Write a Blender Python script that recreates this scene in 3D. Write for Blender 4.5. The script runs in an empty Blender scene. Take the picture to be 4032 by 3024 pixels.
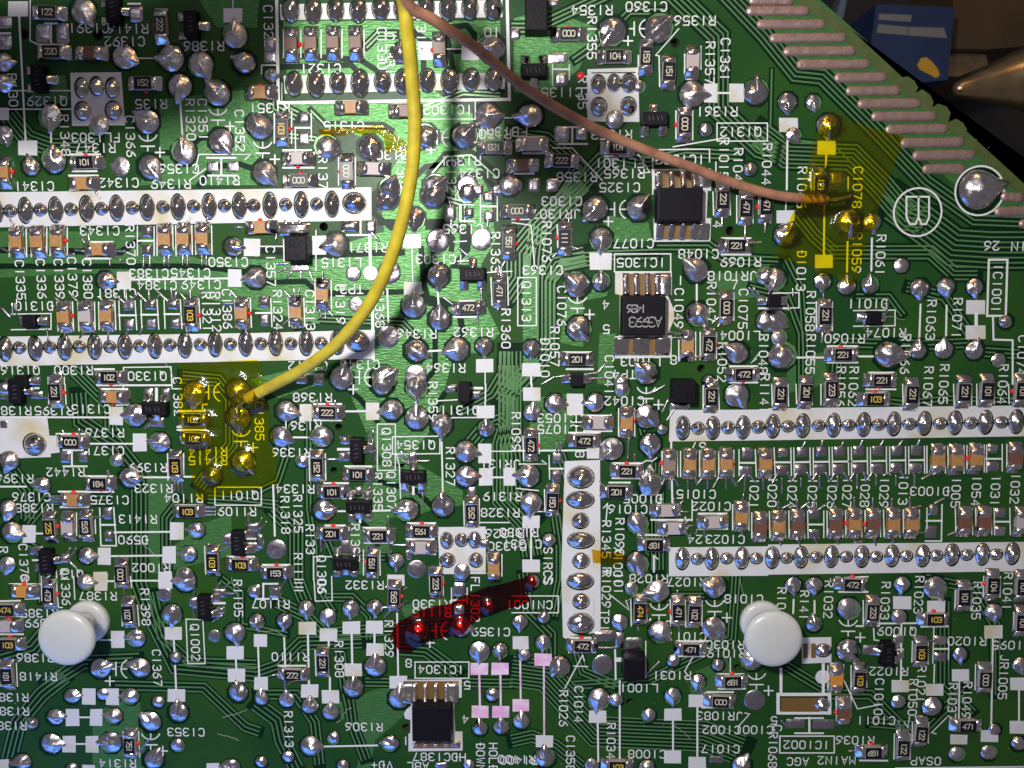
import bpy, bmesh, math, random
from mathutils import Vector, Matrix, noise
# ---------------------------------------------------------------- camera, light, exposure (1 unit = 1 cm)
scene = bpy.context.scene
scene.unit_settings.system = 'METRIC'
scene.unit_settings.scale_length = 0.01
H = 7.6                                   # lens height above the board
FOC = 2016.0 / math.tan(math.radians(30)) # focal length in photo pixels (60 degree lens)
cd = bpy.data.cameras.new('camera')
cd.sensor_width = 36.0
cd.lens = 18.0 / math.tan(math.radians(30))
cd.clip_start = 0.05
cd.clip_end = 500.0
cam = bpy.data.objects.new('camera', cd)
scene.collection.objects.link(cam)
cam.location = (0, 0, H)
cam.rotation_euler = (math.radians(-6.3), math.radians(1.1), 0)
CR = cam.rotation_euler.to_matrix()
cd.dof.use_dof = True
cd.dof.focus_distance = H
cd.dof.aperture_fstop = 0.9
scene.camera = cam

world = bpy.data.worlds.new('World')
scene.world = world
world.use_nodes = True
world.node_tree.nodes['Background'].inputs[0].default_value = (0.88, 0.84, 0.95, 1)
world.node_tree.nodes['Background'].inputs[1].default_value = 0.135

def area(name, loc, target, size, size_y, power, color, spread=180):
    d = bpy.data.lights.new(name, 'AREA')
    d.shape = 'RECTANGLE'
    d.size, d.size_y, d.energy, d.color = size, size_y, power, color
    d.spread = math.radians(spread)
    o = bpy.data.objects.new(name, d)
    scene.collection.objects.link(o)
    o.location = loc
    o.rotation_euler = (Vector(target) - Vector(loc)).to_track_quat('-Z', 'Y').to_euler()
    return o

area('desk_lamp', (-2.3, 2.6, 9.6), (-1.0, 0.2, 0), 0.75, 0.75, 600, (1.0, 0.985, 0.95), 125)
area('blue_screen', (-6.0, -9.5, 3.4), (-2.5, -1.0, 0), 12.0, 4.6, 360, (0.07, 0.27, 1.0))
area('room_lamp', (3.0, 14.0, 8.0), (0, 0, 0), 4.0, 1.6, 300, (1.0, 0.58, 0.25))
area('ceiling_bounce', (-5.0, 9.0, 24.0), (0, 0, 0), 20.0, 16.0, 460, (0.95, 0.92, 1.0))
scene.view_settings.view_transform = 'Standard'
scene.view_settings.look = 'None'
scene.view_settings.exposure = 0.0
scene.view_settings.gamma = 1.0
scene.cycles.use_denoising = True
scene.cycles.max_bounces = 8
scene.cycles.transparent_max_bounces = 12
scene.cycles.sample_clamp_indirect = 4.0

# ---------------------------------------------------------------- from the photo's pixels to places on the board
def P(u, v, z=0.0):
    d = CR @ Vector(((u - 2016.0) / FOC, (1512.0 - v) / FOC, -1.0))
    t = (z - H) / d.z
    return Vector((d.x * t, d.y * t, z))
U = H / FOC            # size of one photo pixel on the board
K = 1008.0 / 2212.0    # one survey unit in photo pixels
DK = 4032.0 / 2212.0
S1 = K * U             # one survey unit in cm

# ---------------------------------------------------------------- materials
def mat(name, color, rough=0.5, metal=0.0, **kw):
    m = bpy.data.materials.new(name)
    m.use_nodes = True
    b = m.node_tree.nodes['Principled BSDF']
    b.inputs['Base Color'].default_value = (*color, 1)
    b.inputs['Roughness'].default_value = rough
    b.inputs['Metallic'].default_value = metal
    for k, v in kw.items():
        b.inputs[k.replace('_', ' ')].default_value = v
    return m

def add_noise(m, scale, detail=4.0, color2=None, lo=0.4, hi=0.65, bump=0.0, rough=None, stretch=None, dist=0.01, bscale=None, vary=0.0):
    nt = m.node_tree
    b = nt.nodes['Principled BSDF']
    tc = nt.nodes.new('ShaderNodeTexCoord')
    geo = nt.nodes.new('ShaderNodeNewGeometry')
    mp = nt.nodes.new('ShaderNodeMapping')
    nt.links.new(geo.outputs['Position'], mp.inputs['Vector'])
    if stretch: mp.inputs['Scale'].default_value = stretch
    n = nt.nodes.new('ShaderNodeTexNoise')
    n.inputs['Scale'].default_value = scale
    n.inputs['Detail'].default_value = detail
    nt.links.new(mp.outputs['Vector'], n.inputs['Vector'])
    r = nt.nodes.new('ShaderNodeMapRange')
    r.inputs['From Min'].default_value = lo
    r.inputs['From Max'].default_value = hi
    nt.links.new(n.outputs['Fac'], r.inputs['Value'])
    if color2:
        mx = nt.nodes.new('ShaderNodeMix')
        mx.data_type = 'RGBA'
        mx.inputs['A'].default_value = b.inputs['Base Color'].default_value[:]
        mx.inputs['B'].default_value = (*color2, 1)
        nt.links.new(r.outputs['Result'], mx.inputs['Factor'])
        nt.links.new(mx.outputs['Result'], b.inputs['Base Color'])
    if rough:
        r2 = nt.nodes.new('ShaderNodeMapRange')
        r2.inputs['From Min'].default_value = lo
        r2.inputs['From Max'].default_value = hi
        r2.inputs['To Min'].default_value, r2.inputs['To Max'].default_value = rough
        nt.links.new(n.outputs['Fac'], r2.inputs['Value'])
        nt.links.new(r2.outputs['Result'], b.inputs['Roughness'])
    if vary and rough:
        oi = nt.nodes.new('ShaderNodeObjectInfo')
        mr = nt.nodes.new('ShaderNodeMapRange')
        mr.inputs['To Min'].default_value, mr.inputs['To Max'].default_value = -vary, vary
        nt.links.new(oi.outputs['Random'], mr.inputs['Value'])
        ad = nt.nodes.new('ShaderNodeMath')
        nt.links.new(r2.outputs['Result'], ad.inputs[0])
        nt.links.new(mr.outputs['Result'], ad.inputs[1])
        nt.links.new(ad.outputs[0], b.inputs['Roughness'])
    if bump:
        n2 = n
        if bscale:
            n2 = nt.nodes.new('ShaderNodeTexNoise')
            n2.inputs['Scale'].default_value = bscale
            n2.inputs['Detail'].default_value = 3.0
            nt.links.new(mp.outputs['Vector'], n2.inputs['Vector'])
        bp = nt.nodes.new('ShaderNodeBump')
        bp.inputs['Strength'].default_value = bump
        bp.inputs['Distance'].default_value = dist
        nt.links.new(n2.outputs['Fac'], bp.inputs['Height'])
        nt.links.new(bp.outputs['Normal'], b.inputs['Normal'])
    return m

M = {}
M['mask'] = add_noise(mat('solder_mask_green', (0.011, 0.054, 0.014), 0.34, Specular_IOR_Level=0.14), 0.9, color2=(0.022, 0.074, 0.012), bump=0.10, bscale=26, dist=0.006)
M['pour'] = add_noise(mat('mask_over_copper', (0.048, 0.150, 0.044), 0.37, 0.36, Specular_IOR_Level=0.25), 14, color2=(0.068, 0.20, 0.055), bump=0.7, stretch=(1.0, 4.5, 1.0), bscale=16, dist=0.006)
M['gap'] = mat('mask_between_traces', (0.003, 0.018, 0.007), 0.36, Specular_IOR_Level=0.10)
M['trace'] = add_noise(mat('mask_over_trace', (0.095, 0.20, 0.080), 0.34, 0.25), 6, color2=(0.085, 0.23, 0.075), bump=0.15, bscale=30, dist=0.004)
M['edge'] = add_noise(mat('bare_laminate_edge', (0.045, 0.075, 0.012), 0.6), 9, color2=(0.065, 0.09, 0.018), bump=0.4, dist=0.01)
M['silk'] = add_noise(mat('white_silkscreen_ink', (0.70, 0.70, 0.71), 0.5), 40, color2=(0.60, 0.60, 0.62), lo=0.5, hi=0.8)
M['bed'] = add_noise(mat('white_ink_with_flux_stain', (0.60, 0.60, 0.63), 0.42), 2.2, color2=(0.50, 0.44, 0.26), lo=0.52, hi=0.72, bump=0.35, bscale=18, dist=0.004)
M['pink'] = add_noise(mat('pink_stained_ink', (0.74, 0.58, 0.72), 0.5), 8, color2=(0.70, 0.36, 0.62), lo=0.42, hi=0.62)
M['solder'] = add_noise(mat('solder_metal', (0.76, 0.71, 0.71), 0.24, 1.0), 22, 5.0, color2=(0.44, 0.40, 0.42), lo=0.45, hi=0.7, rough=(0.19, 0.44), bump=0.42, dist=0.006, bscale=60, vary=0.08)
M['pin'] = add_noise(mat('bright_solder', (0.66, 0.63, 0.61), 0.16, 1.0), 14, 4.0, color2=(0.40, 0.36, 0.33), lo=0.45, hi=0.72, rough=(0.13, 0.30), bump=0.3, dist=0.006, bscale=40)
M['pad'] = add_noise(mat('flat_tinned_pad', (0.56, 0.51, 0.55), 0.34, 1.0), 18, 5.0, color2=(0.33, 0.29, 0.34), lo=0.45, hi=0.7, rough=(0.24, 0.45), bump=0.35, dist=0.006, bscale=50)
M['finger'] = add_noise(mat('tinned_contact', (0.37, 0.25, 0.22), 0.5, 0.6), 20, color2=(0.26, 0.17, 0.15), rough=(0.38, 0.6), bump=0.5, dist=0.008, bscale=25)
M['term'] = add_noise(mat('chip_terminal_solder', (0.78, 0.73, 0.70), 0.2, 1.0), 20, color2=(0.45, 0.41, 0.41), lo=0.45, hi=0.7, rough=(0.12, 0.32), bump=0.35, dist=0.010, bscale=26)
M['black'] = add_noise(mat('black_epoxy', (0.007, 0.006, 0.009), 0.5, Specular_IOR_Level=0.12), 60, rough=(0.4, 0.6), bump=0.2, dist=0.003)
M['rblack'] = mat('resistor_glaze', (0.006, 0.006, 0.012), 0.3, Specular_IOR_Level=0.3)
M['ceram'] = mat('white_ceramic', (0.36, 0.33, 0.30), 0.4)
M['tan'] = add_noise(mat('tan_capacitor', (0.36, 0.175, 0.050), 0.5), 30, color2=(0.42, 0.22, 0.08))
M['orange'] = mat('orange_capacitor', (0.55, 0.24, 0.035), 0.5)
M['brown'] = mat('brown_capacitor', (0.15, 0.065, 0.040), 0.45)
M['grey'] = mat('grey_brown_capacitor', (0.24, 0.17, 0.13), 0.5)
M['pale'] = mat('pale_capacitor', (0.42, 0.36, 0.36), 0.5)
M['mark'] = mat('chip_marking_ink', (0.55, 0.50, 0.38), 0.5)
M['mark2'] = mat('yellow_marking_ink', (0.62, 0.44, 0.05), 0.5)
M['marki'] = mat('grey_laser_marking', (0.33, 0.30, 0.30), 0.6)
M['marks'] = mat('faint_moulding_mark', (0.055, 0.05, 0.055), 0.6)
M['glue'] = mat('red_glue', (0.75, 0.025, 0.035), 0.25)
M['bare'] = mat('brown_bare_laminate', (0.16, 0.085, 0.020), 0.5)
M['hole'] = mat('dark_hole_wall', (0.02, 0.015, 0.006), 0.8)

def film(name, tint, rough, body=(0.5, 0.4, 0.02), haze=0.10, bump=0.3, bscale=6.0):
    m = bpy.data.materials.new(name)
    m.use_nodes = True
    nt = m.node_tree
    nt.nodes.clear()
    out = nt.nodes.new('ShaderNodeOutputMaterial')
    tr = nt.nodes.new('ShaderNodeBsdfTransparent')
    tr.inputs['Color'].default_value = (*tint, 1)
    gl = nt.nodes.new('ShaderNodeBsdfGlossy')
    gl.inputs['Roughness'].default_value = rough
    fr = nt.nodes.new('ShaderNodeFresnel')
    fr.inputs['IOR'].default_value = 1.5
    ns = nt.nodes.new('ShaderNodeTexNoise')
    ns.inputs['Scale'].default_value = bscale
    ns.inputs['Detail'].default_value = 4.0
    ge = nt.nodes.new('ShaderNodeNewGeometry')
    nt.links.new(ge.outputs['Position'], ns.inputs['Vector'])
    bp = nt.nodes.new('ShaderNodeBump')
    bp.inputs['Strength'].default_value = bump
    bp.inputs['Distance'].default_value = 0.02
    nt.links.new(ns.outputs['Fac'], bp.inputs['Height'])
    nt.links.new(bp.outputs['Normal'], gl.inputs['Normal'])
    nt.links.new(bp.outputs['Normal'], fr.inputs['Normal'])
    df = nt.nodes.new('ShaderNodeBsdfDiffuse')
    df.inputs['Color'].default_value = (*body, 1)
    m0 = nt.nodes.new('ShaderNodeMixShader')
    m0.inputs[0].default_value = haze
    nt.links.new(tr.outputs[0], m0.inputs[1])
    nt.links.new(df.outputs[0], m0.inputs[2])
    mx = nt.nodes.new('ShaderNodeMixShader')
    nt.links.new(fr.outputs['Fac'], mx.inputs[0])
    nt.links.new(m0.outputs[0], mx.inputs[1])
    nt.links.new(gl.outputs[0], mx.inputs[2])
    nt.links.new(mx.outputs[0], out.inputs['Surface'])
    return m
M['tape'] = film('yellow_polyimide_film', (1.0, 0.90, 0.02), 0.10, (0.62, 0.48, 0.0), 0.03, 0.8, 9.0)
M['varnish'] = film('red_varnish_film', (0.74, 0.022, 0.022), 0.10, (0.10, 0.002, 0.006), 0.012)
M['flux'] = film('amber_flux_resin', (0.90, 0.66, 0.10), 0.06, (0.4, 0.2, 0.01), 0.05, bump=0.8, bscale=14)

# ---------------------------------------------------------------- object helpers
COL = scene.collection
def link(name, me, parent=None, loc=None, rotz=0.0, scale=None):
    o = bpy.data.objects.new(name, me)
    COL.objects.link(o)
    if parent: o.parent = parent
    if loc is not None: o.location = loc
    if rotz: o.rotation_euler = (0, 0, rotz)
    if scale is not None: o.scale = scale
    return o
def mesh(name, verts, faces, mats, midx=None, smooth=False):
    me = bpy.data.meshes.new(name)
    me.from_pydata([tuple(v) for v in verts], [], faces)
    for m in (mats if isinstance(mats, (list, tuple)) else [mats]): me.materials.append(m)
    if midx: me.polygons.foreach_set('material_index', midx)
    if smooth: me.polygons.foreach_set('use_smooth', [True] * len(me.polygons))
    me.update()
    return me
def tag(o, label, cat=None, group=None, kind=None):
    if label: o['label'] = label
    if cat: o['category'] = cat
    if group: o['group'] = group
    if kind: o['kind'] = kind
    return o
def empty(name, loc=(0, 0, 0)):
    o = bpy.data.objects.new(name, None)
    o.location = loc
    o.empty_display_size = 0.2
    COL.objects.link(o)
    return o
def bm_mesh(name, bm, mats, smooth=False):
    me = bpy.data.meshes.new(name)
    bm.normal_update()
    bm.to_mesh(me)
    bm.free()
    for m in (mats if isinstance(mats, (list, tuple)) else [mats]): me.materials.append(m)
    if smooth: me.polygons.foreach_set('use_smooth', [True] * len(me.polygons))
    return me
def bevel_box(bm, x0, y0, z0, x1, y1, z1, bev, seg=2, taper=0.0, mi=0):
    r = bmesh.ops.create_cube(bm, size=1.0)
    vs = r['verts']
    for v in vs:
        top = v.co.z > 0
        k = 1.0 - (taper if top else 0.0)
        v.co = Vector(((x0 + x1) / 2 + v.co.x * (x1 - x0) * k, (y0 + y1) / 2 + v.co.y * (y1 - y0) * k, z1 if top else z0))
    fs = set(f for v in vs for f in v.link_faces)
    for f in fs: f.material_index = mi
    es = [e for e in set(e for v in vs for e in v.link_edges) if max(e.verts[0].co.z, e.verts[1].co.z) > z0 + 1e-6]
    if bev: bmesh.ops.bevel(bm, geom=es, offset=bev, segments=seg, affect='EDGES', profile=0.6)

class Ribbon:                       # flat printed or etched shapes, gathered into one sheet
    def __init__(s, z, step=0.00025):
        s.v, s.f, s.z, s.n, s.step = [], [], z, 0, step
    def zz(s):
        s.n += 1
        return s.z + (s.n % 6) * s.step
    def line(s, pts, w):
        pts = [Vector((p[0], p[1])) for p in pts]
        closed = len(pts) > 3 and (pts[0] - pts[-1]).length < 1e-5
        if closed: pts = pts[:-1]
        n = len(pts)
        z = s.zz()
        b = len(s.v)
        for i, p in enumerate(pts):
            a = pts[i - 1] if (i > 0 or closed) else None
            c = pts[(i + 1) % n] if (i < n - 1 or closed) else None
            d1 = (p - a).normalized() if a is not None and (p - a).length > 1e-9 else None
            d2 = (c - p).normalized() if c is not None and (c - p).length > 1e-9 else None
            if d1 is None: d1 = d2
            if d2 is None: d2 = d1
            if d1 is None: d1 = d2 = Vector((1, 0))
            t = (d1 + d2)
            t = t.normalized() if t.length > 1e-4 else d1
            nm = Vector((-t.y, t.x))
            k = min(1.6, 1.0 / max(0.3, nm.dot(Vector((-d1.y, d1.x)))))
            q = p
            if not closed and i == 0: q = p - d1 * w * 0.35
            if not closed and i == n - 1: q = p + d1 * w * 0.35
            s.v.append((q.x + nm.x * w / 2 * k, q.y + nm.y * w / 2 * k, z))
            s.v.append((q.x - nm.x * w / 2 * k, q.y - nm.y * w / 2 * k, z))
        for i in range(n if closed else n - 1):
            j = (i + 1) % n
            s.f.append((b + 2 * i + 1, b + 2 * j + 1, b + 2 * j, b + 2 * i))
    def poly(s, pts):
        z = s.zz()
        b = len(s.v)
        a = sum(pts[i - 1][0] * pts[i][1] - pts[i][0] * pts[i - 1][1] for i in range(len(pts)))
        if a < 0: pts = pts[::-1]
        for p in pts: s.v.append((p[0], p[1], z))
        s.f.append(tuple(range(b, b + len(pts))))
    def build(s, name, m, parent):
        if not s.v: return None
        return link(name, mesh(name, s.v, s.f, m), parent)

# monoline vector lettering, 4 wide by 6 high, baseline at 0
G = {'0': [[(1,0),(0,1.2),(0,4.8),(1,6),(3,6),(4,4.8),(4,1.2),(3,0),(1,0)]], '1': [[(2,0),(2,6)]],
 '2': [[(0,5),(1,6),(3,6),(4,5),(4,4),(0,0),(4,0)]], '3': [[(0,5.2),(1,6),(3,6),(4,5),(4,4),(3,3.2),(1.6,3.2)],[(3,3.2),(4,2.4),(4,1),(3,0),(1,0),(0,0.8)]],
 '4': [[(3,0),(3,6),(0,2),(4,2)]], '5': [[(4,6),(0.3,6),(0,3.3),(2.8,3.6),(4,2.6),(4,1),(3,0),(1,0),(0,0.8)]],
 '6': [[(3.6,6),(1.4,4.6),(0,2.4),(0,1),(1,0),(3,0),(4,1),(4,2.4),(3,3.3),(1,3.3),(0,2.4)]], '7': [[(0,6),(4,6),(1.5,0)]],
 '8': [[(1,3.2),(0,4.2),(0,5.2),(1,6),(3,6),(4,5.2),(4,4.2),(3,3.2),(1,3.2),(0,2.2),(0,1),(1,0),(3,0),(4,1),(4,2.2),(3,3.2)]],
 '9': [[(0.4,0),(2.6,1.4),(4,3.6),(4,5),(3,6),(1,6),(0,5),(0,3.6),(1,2.7),(3,2.7),(4,3.6)]],
 'A': [[(0,0),(2,6),(4,0)],[(0.8,2.2),(3.2,2.2)]], 'B': [[(0,0),(0,6),(3,6),(4,5.2),(4,4),(3,3.2),(0,3.2)],[(3,3.2),(4,2.4),(4,0.9),(3,0),(0,0)]],
 'C': [[(4,5),(3,6),(1,6),(0,4.8),(0,1.2),(1,0),(3,0),(4,1)]], 'D': [[(0.6,0),(0.6,6),(2.8,6),(4,4.8),(4,1.2),(2.8,0),(0.6,0)],[(-0.3,3),(1.6,3)]],
 'E': [[(4,0),(0,0),(0,6),(4,6)],[(0,3),(3,3)]], 'F': [[(0,0),(0,6),(4,6)],[(0,3.2),(3,3.2)]],
 'G': [[(4,5),(3,6),(1,6),(0,4.8),(0,1.2),(1,0),(3,0),(4,1),(4,2.8),(2.4,2.8)]], 'H': [[(0,0),(0,6)],[(4,0),(4,6)],[(0,3),(4,3)]],
 'I': [[(2,0),(2,6)]], 'J': [[(3.4,6),(3.4,1.2),(2.4,0),(1,0),(0,1)]], 'L': [[(0,6),(0,0),(4,0)]],
 'M': [[(0,0),(0,6),(2,2.6),(4,6),(4,0)]], 'N': [[(0,0),(0,6),(4,0),(4,6)]],
 'O': [[(1,0),(0,1.2),(0,4.8),(1,6),(3,6),(4,4.8),(4,1.2),(3,0),(1,0)]], 'P': [[(0,0),(0,6),(3,6),(4,5),(4,3.8),(3,2.8),(0,2.8)]],
 'Q': [[(1,0),(0,1.2),(0,4.8),(1,6),(3,6),(4,4.8),(4,1.2),(3,0),(1,0)],[(2.2,1.8),(4.2,-0.6)]],
 'R': [[(0,0),(0,6),(3,6),(4,5.1),(4,4),(3,3.1),(0,3.1)],[(2,3.1),(4,0)]], 'S': [[(4,5),(3,6),(1,6),(0,5),(0,4),(1,3.2),(3,2.8),(4,2),(4,1),(3,0),(1,0),(0,1)]],
 'T': [[(0,6),(4,6)],[(2,6),(2,0)]], 'V': [[(0,6),(2,0),(4,6)]], 'W': [[(0,6),(0.9,0),(2,4),(3.1,0),(4,6)]], 'X': [[(0,0),(4,6)],[(0,6),(4,0)]],
 '+': [[(2,1),(2,5)],[(0,3),(4,3)]]}
def text(rib, s, cx, cy, h, adv, w, ang):
    ca, sa = math.cos(ang), math.sin(ang)
    k = h / 6.0
    tot = adv * (len(s) - 1) + 4 * k
    x = -tot / 2
    for c in s:
        for st in G.get(c, []):
            rib.line([(cx + (x + a * k) * ca - (b * k - h / 2) * sa, cy + (x + a * k) * sa + (b * k - h / 2) * ca) for a, b in st], w)
        x += adv
def circle(cx, cy, r, n=28, a0=0.0, a1=2 * math.pi):
    return [(cx + r * math.cos(a0 + (a1 - a0) * i / n), cy + r * math.sin(a0 + (a1 - a0) * i / n)) for i in range(n + 1)]
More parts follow.
